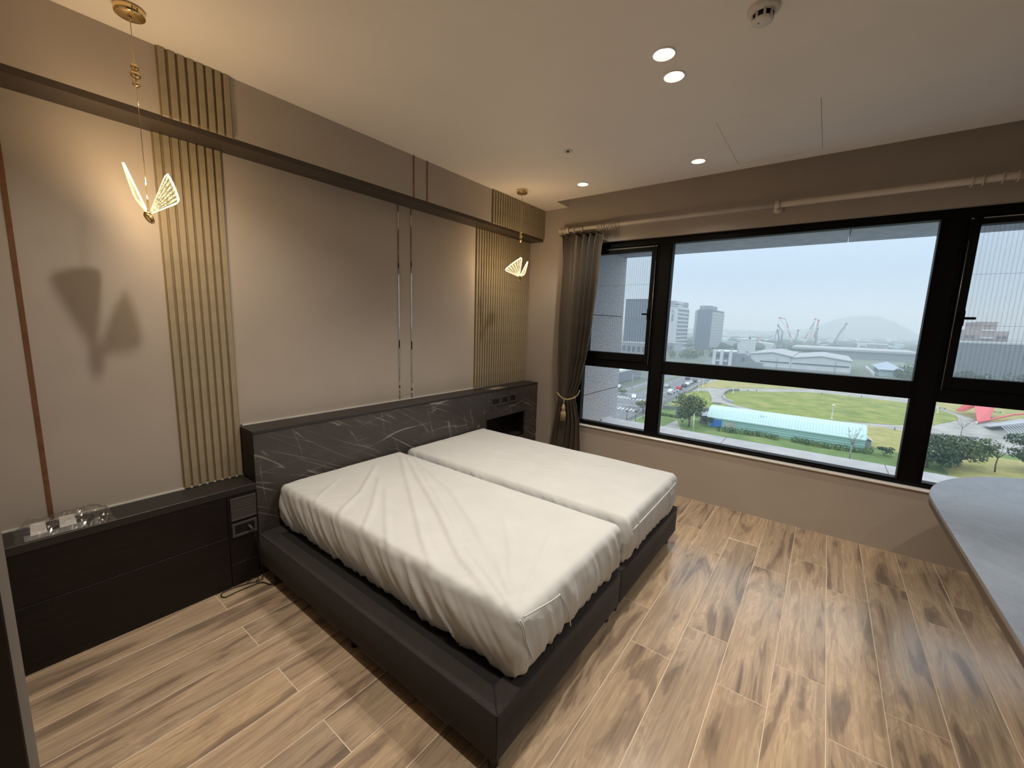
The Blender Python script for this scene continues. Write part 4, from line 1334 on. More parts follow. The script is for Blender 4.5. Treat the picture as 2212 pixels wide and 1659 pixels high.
near = [(190.5, 37.8), (176, 33.6), (165.0, 31.4), (162.4, 25.9), (156.5, 17.0), (152.8, 4.0), (153.2, -8.0), (156.6, -19.9), (152, -27), (144, -36), (150, -60), (96, -60), (96, 28.0), (113.5, 28.4), (124.3, 32.4), (113, 33.0), (96, 33.4), (96, 41.5), (140, 41.6), (186, 43.6)]
flatpoly('lawn', near, G + 0.05, M_GRASSGREEN)
flatpoly('lawn', soft([(188, 42), (190, 38.2), (176, 34), (165.6, 31.8), (163.0, 26.2), (150, 27), (141, 31), (141, 39.8), (160, 41.9), (175, 43.0)], 3), G + 0.09, M_GRASS)
flatpoly('lawn', soft([(155.5, -10), (157.5, -19), (152, -26), (140, -30), (128, -20), (128, -12), (140, -11.0)], 3), G + 0.09, M_GRASSDRY)
flatpoly('lawn', [(206, 45.4), (219, 44.4), (262, 41), (262, -10), (241, -14.6), (240, 2.5), (221.5, 21.5), (207.5, 35.6), (199.8, 43.8)], G + 0.06, M_GRASSDRY)
flatpoly('lawn', soft([(228, -36), (262, -30), (262, -72), (240, -70), (205, -56), (197, -44), (206, -40)], 3), G + 0.06, M_GRASSDRY)
flatpoly('lawn', soft([(172, -27.5), (180, -31.0), (188, -32.8), (181, -27.5), (174, -24)], 3), G + 0.07, M_GRASS)
flatpoly('lawn', [(96, -22), (124, -22), (138, -30), (140, -60), (96, -60)], G + 0.10, M_GRASSDRY)
# road with lane lines and zebra crossings
flatpoly('road', [(96, 43.5), (140, 44.2), (232, 47.4), (420, 52), (420, 78), (232, 69.5), (96, 66)], G - 0.03, M_ASPHALT)
flatpoly('road', [(112, 66), (150, 66), (150, 140), (112, 140)], G - 0.02, M_ASPHALT)
def paint(x0, y0, x1, y1, w, label=None):
    d = Vector((x1 - x0, y1 - y0, 0)).normalized(); n = Vector((-d.y, d.x, 0)) * (w / 2)
    z = G + 0.0
    a, b = Vector((x0, y0, z)), Vector((x1, y1, z))
    return MB().quad(tuple(a - n), tuple(b - n), tuple(b + n), tuple(a + n))
lanes = thing('road_marking', 'white lane lines and zebra crossings painted on the road', 'road marking', (150, 55, G))
for ln_ in ((157.0, 64.6, 159.6, 58.8, 0.5), (160, 65.2, 232, 68.6, 0.22), (160, 50.6, 230, 52.6, 0.2), (136.5, 45.6, 134.0, 60, 0.4)):
    paint(*ln_).build('line', M_PAINT, lanes, fix=False)
for k in range(11):
    paint(165 + 8 * k, 56.4 + 0.3 * k, 168.5 + 8 * k, 56.6 + 0.3 * k, 0.2).build('dash', M_PAINT, lanes, fix=False)
for k in range(10):
    y = 49.6 + 1.25 * k
    paint(146.9, y, 150.4, y + 0.35, 0.55).build('zebra_stripe', M_PAINT, lanes, fix=False)
for k in range(7):
    y = 46.8 + 1.25 * k
    paint(126.6, y, 130.2, y + 0.35, 0.55).build('zebra_stripe', M_PAINT, lanes, fix=False)
flatpoly('median', [(166, 60.2), (300, 64.5), (300, 66.3), (166, 61.4)], G + 0.05, M_GRASSGREEN)

# low walls and kerbs of the park
def low_wall(path, h, w, label, m=None):
    o = MB()
    for (xa, ya), (xb, yb) in zip(path, path[1:]):
        d = Vector((xb - xa, yb - ya, 0)).normalized(); n = Vector((-d.y, d.x, 0)) * w / 2
        a, b = Vector((xa, ya, G)), Vector((xb, yb, G))
        o.extrude([tuple(a - n), tuple(b - n), tuple(b + n), tuple(a + n)], (0, 0, h))
    o = o.build('low_wall', m or M_PATH)
    return tag(o, label, 'wall')
M_WALLDARK = flat('weathered_concrete', (0.20, 0.21, 0.22, 1), 0.9, var=0.25, scale=0.6)
low_wall([(177.5, 43.6), (190, 44.6), (205.9, 45.4), (219, 44.8)], 1.1, 0.4, 'low grey wall between the parked cars and the lawn')
low_wall([(179.5, 30.0), (189.7, 31.4), (200.5, 31.2), (203.5, 28.0)], 0.9, 0.35, 'curved dark kerb wall at the left end of the oval lawn', M_WALLDARK)
low_wall([(179.5, 30.0), (172.5, 28.2), (167.4, 25.0)], 0.9, 0.6, 'broad pale kerb wall curving towards the path', M_BLIGHT)
low_wall([(137.5, 40.8), (139.5, 35.4), (143.5, 30.0), (147.0, 25.5)], 1.2, 0.45, 'long dark retaining wall behind the leafy tree', M_WALLDARK)
low_wall([(157.0, -24.5), (156.6, -30.0), (160.5, -35.2)], 0.5, 0.3, 'thin dark planter kerb in the plaza by the bare sapling', M_WALLDARK)

# ---- vegetation
def leaf_cloud(cx, cy, cz, rx, ry, rz, n, s, rnd, out):
    for _ in range(n):
        while True:
            p = Vector((rnd.uniform(-1, 1), rnd.uniform(-1, 1), rnd.uniform(-1, 1)))
            if 0.25 < p.length < 1: break
        p = p.normalized() * (p.length ** 0.5)
        c = Vector((cx + p.x * rx, cy + p.y * ry, cz + p.z * rz))
        nrm = (p + Vector((rnd.uniform(-.7, .7), rnd.uniform(-.7, .7), rnd.uniform(-.2, .9)))).normalized()
        a = nrm.orthogonal().normalized(); b = nrm.cross(a)
        k = s * rnd.uniform(0.6, 1.3)
        out.add([c + a * k, c + b * k * 0.7, c - a * k, c - b * k * 0.7], [(0, 1, 2, 3)])
def tree(x, y, h, spread, label, leaf, seed, n=700, trunk=0.16, base=0.35, group=None, leafs=0.32, bark=None, lobes=9, low=0.55):
    rnd = random.Random(seed)
    t = thing('tree', label, 'tree', (x, y, G), group)
    tb = MB(); tips = []
    top = G + h * 0.55
    tb.tube([(x, y, G), (x + 0.1, y - 0.05, G + h * base * 0.6), (x, y + 0.1, G + h * base)], trunk, 7, radii=[trunk * 1.2, trunk, trunk * 0.8])
    for k in range(lobes):
        a = 2 * PI * k / lobes + rnd.uniform(-.3, .3)
        rr = spread * rnd.uniform(0.45, 0.8); zz = G + h * rnd.uniform(low, 0.9)
        p = (x + rr * math.cos(a), y + rr * math.sin(a), zz)
        tb.tube([(x, y + 0.1, G + h * base), (x + rr * 0.5 * math.cos(a), y + rr * 0.5 * math.sin(a), G + h * (base + 0.18)), p], 0.05, 5, radii=[trunk * 0.6, trunk * 0.35, 0.02])
        tips.append(p)
    tips.append((x, y, G + h * 0.86))
    tb.build('trunk', bark or M_BARK, t)
    lc = MB()
    for p in tips:
        leaf_cloud(p[0], p[1], p[2], spread * 0.45, spread * 0.45, h * 0.15, n // len(tips), leafs, rnd, lc)
    o = lc.build('foliage', leaf, t, fix=False); o['kind'] = 'stuff'
    return t
def bare_tree(x, y, h, spread, label, seed, m, trunk=0.12, group=None):
    rnd = random.Random(seed)
    t = thing('bare_tree', label, 'tree', (x, y, G), group)
    tb = MB(); br = MB()
    f0 = Vector((x, y, G + h * 0.42))
    tb.tube([(x, y, G), (x + 0.05, y + 0.08, G + h * 0.22), tuple(f0)], trunk, 7, radii=[trunk * 1.2, trunk, trunk * 0.8])
    tb.build('trunk', m, t)
    for k in range(7):
        a = 2 * PI * k / 7 + rnd.uniform(-.35, .35)
        rr = spread * rnd.uniform(0.55, 1.0); zz = G + h * rnd.uniform(0.72, 1.0)
        p = Vector((x + rr * math.cos(a), y + rr * math.sin(a), zz))
        mid = f0.lerp(p, 0.5) + Vector((0, 0, -0.06 * h))
        br.tube([tuple(f0), tuple(mid), tuple(p)], 0.05, 5, radii=[trunk * 0.55, trunk * 0.36, 0.02])
        for q in range(4):
            s0 = mid.lerp(p, rnd.uniform(0.0, 0.8))
            e0 = s0 + Vector((rnd.uniform(-1, 1), rnd.uniform(-1, 1), rnd.uniform(0.1, 0.9))) * spread * 0.38
            br.tube([tuple(s0), tuple(e0)], 0.02, 4, radii=[trunk * 0.26, 0.012])
    br.build('branches', m, t)
    return t
tree(117.6, 27.4, 9.0, 3.4, 'full leafy tree with grey shrub base left of the green hut', M_LEAF[1], 11, 2400, 0.22, 0.30, leafs=0.25, lobes=18, low=0.42)
tree(118.4, 29.4, 4.2, 1.9, 'low silvery shrub at the foot of the leafy tree', flat('leaf_silver', (0.20, 0.23, 0.25, 1), 0.7, var=0.5, scale=1.4), 12, 700, 0.08, 0.2, leafs=0.2)
tree(122.4, -24.8, 6.6, 4.6, 'broad green tree beyond the window mullion at the right', M_LEAF[1], 13, 2600, 0.22, 0.20, leafs=0.27, lobes=18, low=0.38)
tree(117.0, -19.4, 6.9, 4.4, 'dark green tree close to the right window mullion', M_LEAF[0], 14, 2600, 0.22, 0.18, leafs=0.27, lobes=18, low=0.25)
tree(128.0, -37.0, 7.8, 4.6, 'dark green tree at the right edge above the desk', M_LEAF[0], 15, 2400, 0.22, 0.20, leafs=0.27, lobes=18, low=0.3)
bare_tree(122.6, -30.0, 7.0, 2.4, 'leaning bare tree between the green trees at the right', 16, M_BARK, 0.13)
bare_tree(125.3, 11.0, 5.5, 2.3, 'bare dark tree in front of the green hut middle', 17, M_BARK, 0.12)
bare_tree(112.0, -6.9, 8.0, 2.1, 'tall pale-trunked bare tree near the right end of the hut', 18, M_BARKPALE, 0.14)
bare_tree(161.5, -32.2, 5.2, 2.4, 'small bare sapling standing in the plaza planter', 19, M_BARK, 0.07)
for i, (x, y, h, s) in enumerate(((145.0, 41.6, 5.5, 2.2), (147.5, 43.2, 5.0, 2.0))):
    bare_tree(x, y, h, s, ['thin street tree by the road, nearer the window frame', 'thin street tree by the road, just behind the first'][i], 30 + i, M_BARKPALE, 0.08, 'thin street trees')
for i, (x, y) in enumerate(((112.7, 43.2), (114.4, 41.2), (118.3, 40.4))):
    bare_tree(x, y, 5.6, 1.6, ['leafless street tree below the crossing, left', 'leafless street tree below the crossing, middle', 'leafless street tree below the crossing, right'][i], 40 + i, M_BARK, 0.09, 'street trees below the crossing')
tree(128.0, 44.0, 3.6, 2.4, 'pale green shrubby tree beside the lower crossing', M_LEAF[2], 21, 700, 0.1, 0.3, leafs=0.24)
tree(156.0, 62.4, 1.6, 1.8, 'low bush on the road median by the white car', M_LEAF[2], 22, 350, 0.05, 0.2, leafs=0.22)
tree(168.0, 75.0, 6.0, 3.2, 'green street tree across the road seen past the granite wall', M_LEAF[1], 23, 800, 0.15, 0.3, leafs=0.3)
tree(146.2, 38.6, 1.8, 1.6, 'low yellow-green bush at the wall corner by the road', M_LEAF[2], 24, 300, 0.05, 0.2, leafs=0.2)
tree(122.0, 23.6, 2.6, 1.5, 'dark bush against the left end of the green hut', M_LEAF[0], 25, 350, 0.05, 0.2, leafs=0.22)
tree(121.3, -13.2, 2.0, 1.5, 'round dark bush at the right end of the hedge', M_LEAF[0], 26, 350, 0.05, 0.2, leafs=0.2)
tree(140.5, -24.0, 2.4, 1.3, 'tiny scraggly plant on the dry lawn right of the hut', M_LEAF[1], 27, 60, 0.03, 0.2, leafs=0.2)
def hedge(pts, w, h, label, seed):
    rnd = random.Random(seed)
    t = thing('hedge', label, 'hedge', (pts[0][0], pts[0][1], G))
    lc = MB()
    for (xa, ya), (xb, yb) in zip(pts, pts[1:]):
        L = math.hypot(xb - xa, yb - ya)
        for k in range(int(L / 0.55)):
            u = (k + rnd.random()) * 0.55 / L
            leaf_cloud(xa + (xb - xa) * u, ya + (yb - ya) * u, G + h * 0.5, w * 0.6, 0.55, h * 0.52 * rnd.uniform(0.85, 1.15), 46, 0.17, rnd, lc)
    lc.build('foliage', M_LEAF[3], t, fix=False)['kind'] = 'stuff'
hedge([(118.6, 20.4), (119.4, 15.0), (120.0, 9.9), (119.0, 6.4)], 1.6, 1.5, 'clipped hedge in front of the blue shutter of the hut', 51)
hedge([(120.2, 4.2), (119.2, -1.6), (119.6, -6.0), (120.6, -11.0)], 1.6, 1.5, 'clipped hedge in front of the right half of the hut', 52)
hedge([(127.0, 38.0), (127.0, 31.6)], 1.3, 0.9, 'low hedge on the lawn left of the leafy tree', 53)

# ---- green hut
hut = thing('green_hut', 'long mint-green sheet metal hut with a curved ribbed roof', 'hut', (126, 7, G))
y0h, y1h = -9.8, 23.9
prof = [(122.6, 0.0), (122.5, 2.7), (123.2, 3.5), (124.6, 4.7), (126.0, 5.15), (127.5, 5.25), (129.0, 5.1), (130.8, 4.5), (132.2, 3.4), (132.6, 2.5), (132.6, 0.0)]
hv = [(x, y, G + z) for y in (y0h, y1h) for x, z in prof]; n = len(prof)
hf = [tuple(range(n)), tuple(range(2 * n - 1, n - 1, -1))]
MB().add([(x, y, G + z) for y in (y0h, y1h) for x, z in prof], hf).build('end_wall', M_MINT, hut)
MB().add([(122.6, y0h, G), (122.5, y0h, G + 2.7), (122.5, y1h, G + 2.7), (122.6, y1h, G)], [(0, 1, 2, 3)]).build('front_wall', M_MINT, hut)
rf = MB()
rf.add([(x, y, G + z) for y in (y0h - 0.15, y1h + 0.15) for x, z in prof[1:-1]], [(i, i + 1, i + 1 + n - 2, i + n - 2) for i in range(n - 3)], False)
roof = rf.build('roof', M_MINTROOF, hut)
rb = MB()
k = 0
while y0h + 0.62 * k < y1h:
    y = y0h + 0.62 * k; k += 1
    rb.tube([(x, y, G + z + 0.03) for x, z in prof[1:-1]], 0.055, 4, caps=False)
o = rb.build('roof_ribs', M_MINTROOF, roof); o['kind'] = 'stuff'
for zz in (0.7, 1.3, 1.9): boxo('wall_seam', M_MINTROOF, hut, 122.40, 122.62, y0h, 18.6, G + zz, G + zz + 0.05)
boxo('shutter', M_BLUEDOOR, hut, 122.35, 122.6, 20.2, 22.9, G + 0.1, G + 2.15)
boxo('door', flat('pale_yellow_shutter', (0.52, 0.53, 0.46, 1), 0.7), hut, 122.40, 122.6, 16.7, 19.2, G + 0.1, G + 2.0)
boxo('fascia', M_MINTROOF, hut, 122.2, 122.6, y0h, y1h, G + 2.5, G + 2.8)
boxo('porch', M_ROOFGREY, hut, 126.8, 129.0, -11.2, -9.8, G, G + 1.7)
MB().extrude([(126.5, -11.4, G + 1.7), (129.2, -11.4, G + 1.7), (129.2, -9.7, G + 2.9), (126.5, -9.7, G + 2.9)], (0, 0, 0.08)).build('porch_roof', flat('pale_porch_roof', (0.55, 0.56, 0.62, 1), 0.6), hut)
boxo('lean_to', M_WALLDARK, hut, 124.5, 127.5, 24.2, 26.2, G, G + 2.0)
MB().extrude([(124.2, 24.0, G + 2.4), (128, 24.0, G + 3.0), (128, 28.0, G + 2.8), (124.2, 28.0, G + 2.2)], (0, 0, 0.1)).build('lean_to_roof', M_ROOFGREY, hut)

# ---- lamp posts
def park_lamp(x, y, h, label):
    t = thing('park_lamp', label, 'lamp post', (x, y, G), 'white park lamp posts')
    MB().lathe([(0.30, 0.0), (0.30, 0.25), (0.13, 0.45), (0.11, h - 0.45), (0.16, h - 0.4)], (x, y, G), 10).build('post', M_WHITEPAINT, t)
    MB().lathe([(0.0, h), (0.15, h - 0.05), (0.50, h - 0.28), (0.50, h - 0.36), (0.15, h - 0.42), (0.0, h - 0.42)], (x, y, G), 12).build('cap', M_WHITEPAINT, t)
for i, (x, y, h) in enumerate(((187.8, 41.3, 4.8), (190.4, 37.3, 5.0), (193.9, 28.9, 5.4), (203.3, 43.0, 5.2), (161.7, -4.1, 4.7), (228.1, 2.4, 5.0), (203.5, -33.9, 5.4))):
    park_lamp(x, y, h, ['white park lamp post beside the path fork, left of two', 'white park lamp post beside the path fork, right of two', 'white park lamp post on the left tip of the oval lawn',
                        'white park lamp post by the parked cars', 'white park lamp post at the near rim of the oval lawn above the hut roof', 'white park lamp post at the far rim of the oval lawn', 'white park lamp post right of the window mullion'][i])
st = thing('street_lamp', 'slim grey street pole in front of the leafy tree', 'pole', (112, 24.9, G))
MB().tube([(112, 24.9, G), (112, 25.05, G + 4.9)], 0.09, 8).build('post', M_WHITEPAINT, st)
tp_ = thing('traffic_pole', 'tall pale traffic pole beside the far side of the road', 'pole', (171, 64.5, G))
MB().tube([(171, 64.2, G), (171, 64.2, G + 6.5)], 0.16, 8).build('post', M_BLIGHT, tp_)
MB().tube([(171, 64.2, G + 6.0), (168, 57.0, G + 6.1)], 0.10, 6).build('arm', M_BLIGHT, tp_)
for i, (x, y) in enumerate(((209, 22.0), (207, 25.0), (226, -14.5), (221.5, -1), (156.0, -18.2))):
    o = MB().lathe([(0.16, 0.0), (0.16, 0.8), (0.10, 0.95), (0.0, 0.97)], (x, y, G), 8).build('bollard', M_WALLDARK)
    tag(o, ['dark bollard on the far path, rightmost of the left pair', 'dark bollard on the far path, leftmost', 'dark bollard at the right end of the far path', 'dark bollard at the middle of the far path', 'dark bollard on the near path right of the hut'][i], 'bollard', 'park bollards')

# ---- cars
def car(x, y, ang, m, label, L=4.4, W=1.75, H=1.45):
    t = thing('car', label, 'car', (x, y, G))
    ca, sa = math.cos(ang), math.sin(ang)
    def tr(p): return (x + p[0] * ca - p[1] * sa, y + p[0] * sa + p[1] * ca, G + p[2])
    side = [(-L / 2, 0.25), (L / 2, 0.25), (L / 2, 0.72), (L * 0.28, 0.86), (L * 0.12, H), (-L * 0.30, H), (-L * 0.44, 0.88), (-L / 2, 0.82)]
    v = [tr((a, s * W / 2 * (0.86 if b > 1.0 else 1.0), b)) for s in (-1, 1) for a, b in side]; n = len(side)
    MB().add(v, [tuple(range(n)), tuple(range(2 * n - 1, n - 1, -1))] + [(i, (i + 1) % n, n + (i + 1) % n, n + i) for i in range(n)]).build('body', m, t)
    gl = [(L * 0.265, 0.90), (L * 0.125, H - 0.06), (-L * 0.29, H - 0.06), (-L * 0.415, 0.92)]
    v = [tr((a, s * (W / 2 * 0.87 + 0.03), b)) for s in (-1, 1) for a, b in gl]
    MB().add(v, [(0, 1, 2, 3), (7, 6, 5, 4), (0, 1, 5, 4), (2, 3, 7, 6)]).build('windows', M_BGLASS, t)
    for a in (-L * 0.30, L * 0.30):
        for s in (-1, 1):
            c = tr((a, s * (W / 2 - 0.1), 0.32))
            MB().ball(c, 0.33, 0.33, 0.33, 8, 6).build('wheel', M_BLACK, t)
CW = flat('car_white', (0.75, 0.75, 0.75, 1), 0.3); CR = flat('car_red', (0.45, 0.02, 0.04, 1), 0.3); CDK = flat('car_dark', (0.05, 0.055, 0.065, 1), 0.3); CSV = flat('car_silver', (0.38, 0.40, 0.43, 1), 0.3)
for x, y, a, m, lab in ((150.6, 55.6, 0.35, CW, 'white car crossing the zebra stripes'), (187.3, 49.2, 0.05, CR, 'red car parked by the low wall'), (175.5, 49.2, 0.05, CW, 'white car parked in front of the red car'),
                        (197.4, 49.6, 0.05, CDK, 'dark car parked right behind the red car'), (204.5, 49.9, 0.05, CW, 'white car parked second behind the red car'), (212.0, 50.2, 0.05, CSV, 'silver car parked third behind the red car'),
                        (219.5, 50.5, 0.05, CDK, 'dark car parked fourth behind the red car'), (228.0, 55.9, 0.05, CDK, 'dark car driving on the far stretch of road'), (189.3, 54.9, 0.05, CSV, 'silver car driving beside the red car'),
                        (171.0, 70.2, 0.2, CW, 'white van parked across the road past the granite wall')):
    car(x, y, a, m, lab)
for i in range(9):
    x, y = 168 + i * 1.6, 47.6 + 0.05 * i
    s_ = MB(); s_.box(x - 0.2, x + 0.2, y - 0.7, y + 0.7, G + 0.35, G + 0.85, 0.06, 1); s_.tube([(x, y + 0.55, G + 0.8), (x, y + 0.6, G + 1.1)], 0.05, 5)
    s_.ball((x, y - 0.55, G + 0.25), 0.25, 0.25, 0.25, 8, 6); s_.ball((x, y + 0.6, G + 0.25), 0.25, 0.25, 0.25, 8, 6)
    tag(s_.build('scooter', [CDK, CSV, CW][i % 3]), 'parked scooter in the row beside the road', 'scooter', 'scooters parked in a row')

# ---- red canopy and ribbed shelter at the right
red = thing('red_canopy', 'salmon-red folded canopy roof at the right of the park', 'canopy', (200, -44, G))
MB().extrude([(187.5, -40.2, G + 0.6), (196.0, -44.6, G + 0.7), (214.0, -49.5, G + 4.2), (214.0, -43.8, G + 5.2)], (0, 0, 0.18)).build('roof_sheet', M_RED, red)
MB().extrude([(214.0, -43.8, G + 5.2), (214.0, -47.5, G + 4.6), (207.0, -40.8, G + 1.0), (206.0, -38.6, G + 1.2)], (0, 0, 0.18)).build('roof_sheet', M_RED, red)
MB().tube([(187.5, -40.2, G + 0.5), (196.0, -44.6, G + 0.7), (206, -52.0, G + 2.0), (214, -58.0, G + 2.0)], 0.35, 6).build('edge_beam', M_RED, red)
MB().tube([(187.3, -40.0, G), (187.3, -40.0, G + 0.8)], 0.3, 8).build('foot', M_WHITEPAINT, red)
MB().tube([(213.5, -45.8, G), (213.5, -45.8, G + 4.6)], 0.2, 8).build('post', M_WHITEPAINT, red)
sh_ = thing('ribbed_shelter', 'grey shelter with curved steel ribs below the red canopy', 'shelter', (175, -46, G))
for k in range(18):
    y = -41.5 - k * 0.75
    MB().tube([(160.5 + k * 0.9, y + 0.3, G + 0.2), (166 + k * 0.9, y, G + 2.0), (172.0 + k * 0.9, y, G + 2.6), (180.0 + k * 0.75, y + 0.5, G + 0.7)], 0.16, 5).build('rib', M_ROOFGREY, sh_)
MB().tube([(177.5, -40.8, G + 1.3), (197, -54.5, G + 1.9)], 0.2, 6).build('purlin', M_BWHITE, sh_)
MB().extrude([(183.0, -40.6, G + 0.5), (177.6, -41.0, G + 0.9), (196, -54.5, G + 1.4), (204, -53.0, G + 1.0)], (0, 0, 0.12)).build('roof_sheet', M_ROOFGREY, sh_)
for i, (x, y) in enumerate(((205, -47.5), (203, -52.5), (222, -52), (216, -37.0), (231, -36.2))):
    b_ = MB(); b_.box(x - 0.3, x + 0.3, y - 0.9, y + 0.9, G + 0.4, G + 0.5); b_.box(x - 0.25, x + 0.25, y - 0.8, y - 0.6, G, G + 0.4); b_.box(x - 0.25, x + 0.25, y + 0.6, y + 0.8, G, G + 0.4)
    tag(b_.build('bench', M_WALLDARK), ['park bench right behind the red canopy', 'park bench behind the red edge beam', 'farthest park bench at the right', 'park bench left of the red canopy', 'park bench at the top of the plaza path'][i], 'bench', 'park benches')
tag(boxo('bench', M_WALLDARK, None, 161.5, 162.3, 27.5, 30.2, G, G + 0.5, 0.05, 1), 'dark bench on the path above the hut', 'bench', 'park benches')

# ---- buildings
def building(name, label, x0, x1, y0, y1, h, m, roof_m=None, parapet=0.8):
    t = thing(name, label, 'building', ((x0 + x1) / 2, (y0 + y1) / 2, G))
    boxo('walls', m, t, x0, x1, y0, y1, G, G + h)
    if parapet: boxo('parapet', roof_m or m, t, x0 - 0.3, x1 + 0.3, y0 - 0.3, y1 + 0.3, G + h, G + h + parapet)
    return t
# banded white tower
tw = building('office_tower', 'white office tower with banded balconies and vertical lettering', 500, 549, 140.6, 172, 49.5, M_BWHITE)
for k in range(10):
    z = G + 3.5 + 4.6 * k
    boxo('window_band', M_BGREY, tw, 503, 545, 140.30, 140.61, z, z + 3.1)
    boxo('balcony', M_BWHITE, tw, 501, 548.5, 139.4, 140.62, z + 3.1, z + 4.6)
    boxo('window', M_BGLASS, tw, 546, 549.05, 140.2, 140.7, z, z + 2.8)
    if k < 9: boxo('window', M_BGLASS, tw, 499.7, 500.2, 150.2, 153.4, z + 0.9, z + 2.6)
for (a, b, c, d, hh, mm) in ((506, 540, 146, 168, 57.6, M_BGREY), (512, 530, 143.5, 147, 57.0, M_BLIGHT), (536, 548, 141.5, 150, 57.2, M_BGREY)):
    boxo('penthouse', mm, tw, a, b, c, d, G + 49.5, G + hh)
for zz in (51.5, 54.5): boxo('roof_rail', M_BWHITE, tw, 502, 538, 142.5, 145.8, G + zz, G + zz + 0.8)
M_SIGN = flat('sign_grey', (0.16, 0.17, 0.21, 1), 0.6)
sg = part('sign', tw, loc=(-25, -8, 40))
MB().tube([(499.7, 145.2, G + 45.6), (499.7, 146.2, G + 47.2), (499.7, 147.3, G + 46.3), (499.7, 146.6, G + 44.9), (499.7, 145.0, G + 44.6), (499.7, 144.0, G + 43.9)], 0.22, 5).build('emblem', M_SIGN, sg)
rnd = random.Random(5)
for k in range(4):
    zc = G + 41.4 - 2.3 * k
    ch = MB()
    for q in (-0.7, 0.0, 0.7): ch.box(499.6, 499.95, 144.9, 146.7, zc + q - 0.12, zc + q + 0.12)
    for q in (-0.5, 0.4): ch.box(499.6, 499.95, 145.8 + q - 0.12, 145.8 + q + 0.12, zc - 0.9, zc + 0.9)
    ch.build('character', M_SIGN, sg)
lo_ = building('low_block', 'low grey block with columns in front of the white tower', 470, 498, 132, 165, 9.0, M_BLIGHT)
for k in range(7): boxo('window', M_BGLASS, lo_, 469.7, 470.2, 134 + 4.2 * k, 136.6 + 4.2 * k, G + 1.5, G + 6.5)
# dark tower with lighter flank
t2 = building('grey_tower', 'dark grey tower with a lighter flank and rooftop box', 560, 632, 116, 133, 49.0, M_BDARK)
boxo('flank', M_BLIGHT, t2, 561, 632, 115.2, 116.05, G + 3, G + 47.2)
boxo('side_strip', M_BLIGHT, t2, 560.6, 600, 133, 136, G + 6, G + 48.8)
boxo('penthouse', M_BGREY, t2, 560.5, 600, 118.6, 131, G + 49, G + 54.7)
for k in range(11): boxo('floor_line', M_BGREY, t2, 566, 628, 115.0, 115.3, G + 5 + 3.8 * k, G + 5.8 + 3.8 * k)
for k in range(9):
    for q in (120, 125, 129.5): boxo('window', M_BGLASS, t2, 559.7, 560.2, q, q + 1.2, G + 8 + 4.4 * k, G + 10 + 4.4 * k)
# dark slab seen through the left screen
t3 = building('slate_tower', 'dark slate tower seen through the left insect screen', 425, 470, 148, 173, 54.0, M_BDARK)
for k in range(8): boxo('rib', M_BGREY, t3, 424.6, 425.1, 150 + 2.9 * k, 150.6 + 2.9 * k, G + 4, G + 52)
p3 = building('podium', 'pale podium below the slate tower', 395, 424, 126, 168, 10.0, M_BLIGHT)
for k in range(8): boxo('window', M_BGLASS, p3, 394.7, 395.2, 128 + 5 * k, 131 + 5 * k, G + 2, G + 7.5)
# grey hall with white piers, white box tower behind
pb = building('grey_hall', 'grey hall with three white piers and a sloping gable', 343, 365, 54.0, 66.5, 9.6, M_BGREY, M_BWHITE)
for y in (65.2, 60.2, 54.2): boxo('pier', M_BWHITE, pb, 341.5, 343.5, y, y + 2.2, G, G + 11.2)
for y in (62.9, 57.6):
    boxo('window', M_BGLASS, pb, 342.7, 343.1, y - 0.3, y + 1.9, G + 5.4, G + 8.2); boxo('canopy', M_BWHITE, pb, 342.2, 343.1, y - 0.4, y + 2.0, G + 2.6, G + 3.8)
MB().extrude([(343, 54, G), (343, 54, G + 9.2), (343, 46.2, G + 9.4), (343, 38.9, G + 3.6), (343, 34.5, G + 3.4), (343, 34.5, G)], (20, 0, 0)).build('gable', M_BGREY, pb)
boxo('window', M_BGLASS, pb, 342.6, 343.1, 46.2, 47.9, G + 3.8, G + 6.6)
wb = building('white_block', 'plain white box building behind the grey hall', 490, 520, 60.8, 73.8, 16.4, M_BWHITE)
boxo('window', M_BGLASS, wb, 489.6, 490.1, 72.0, 73.0, G + 13.8, G + 14.8); boxo('window', M_BGLASS, wb, 489.6, 490.1, 72.2, 73.2, G + 3.4, G + 6.2)
boxo('window', M_BGLASS, wb, 489.6, 490.1, 63.2, 65.6, G + 3.6, G + 4.2)
MB().extrude([(492, 62, G + 17.2), (492, 63.5, G + 20.5), (492, 65, G + 17.2)], (0.5, 0, 0)).build('roof_frame', M_BDARK, wb)
# twin warehouses
def warehouse(label, y0, y1, x0, x1, e0, e1, rz, ry, m):
    t = thing('warehouse', label, 'warehouse', (x0, (y0 + y1) / 2, G), 'white gabled warehouses')
    MB().extrude([(x0, y0, G), (x0, y0, G + e0), (x0, ry, G + rz), (x0, y1, G + e1), (x0, y1, G)], (x1 - x0, 0, 0)).build('walls', m, t)
    rf = MB()
    rf.extrude([(x0 - 0.8, y0 - 0.6, G + e0), (x1 + 0.8, y0 - 0.6, G + e0), (x1 + 0.8, ry, G + rz), (x0 - 0.8, ry, G + rz)], (0, 0, 0.5))
    rf.extrude([(x0 - 0.8, ry, G + rz), (x1 + 0.8, ry, G + rz), (x1 + 0.8, y1 + 0.6, G + e1), (x0 - 0.8, y1 + 0.6, G + e1)], (0, 0, 0.5))
    rf.build('roof', M_BLIGHT, t)
    boxo('window_band', M_BGLASS, t, x0 - 0.25, x0 + 0.1, y0 + 1.0, y1 - 6.0 if y1 > 30 else y1 - 0.6, G + 4.3, G + 5.1)
    boxo('base_band', M_BLIGHT, t, x0 - 0.3, x0 + 0.1, y0, y1, G, G + 1.2)
    boxo('downpipe', M_BGREY, t, x0 - 0.3, x0, y0 + 8.0, y0 + 8.3, G, G + 7.5)
    return t
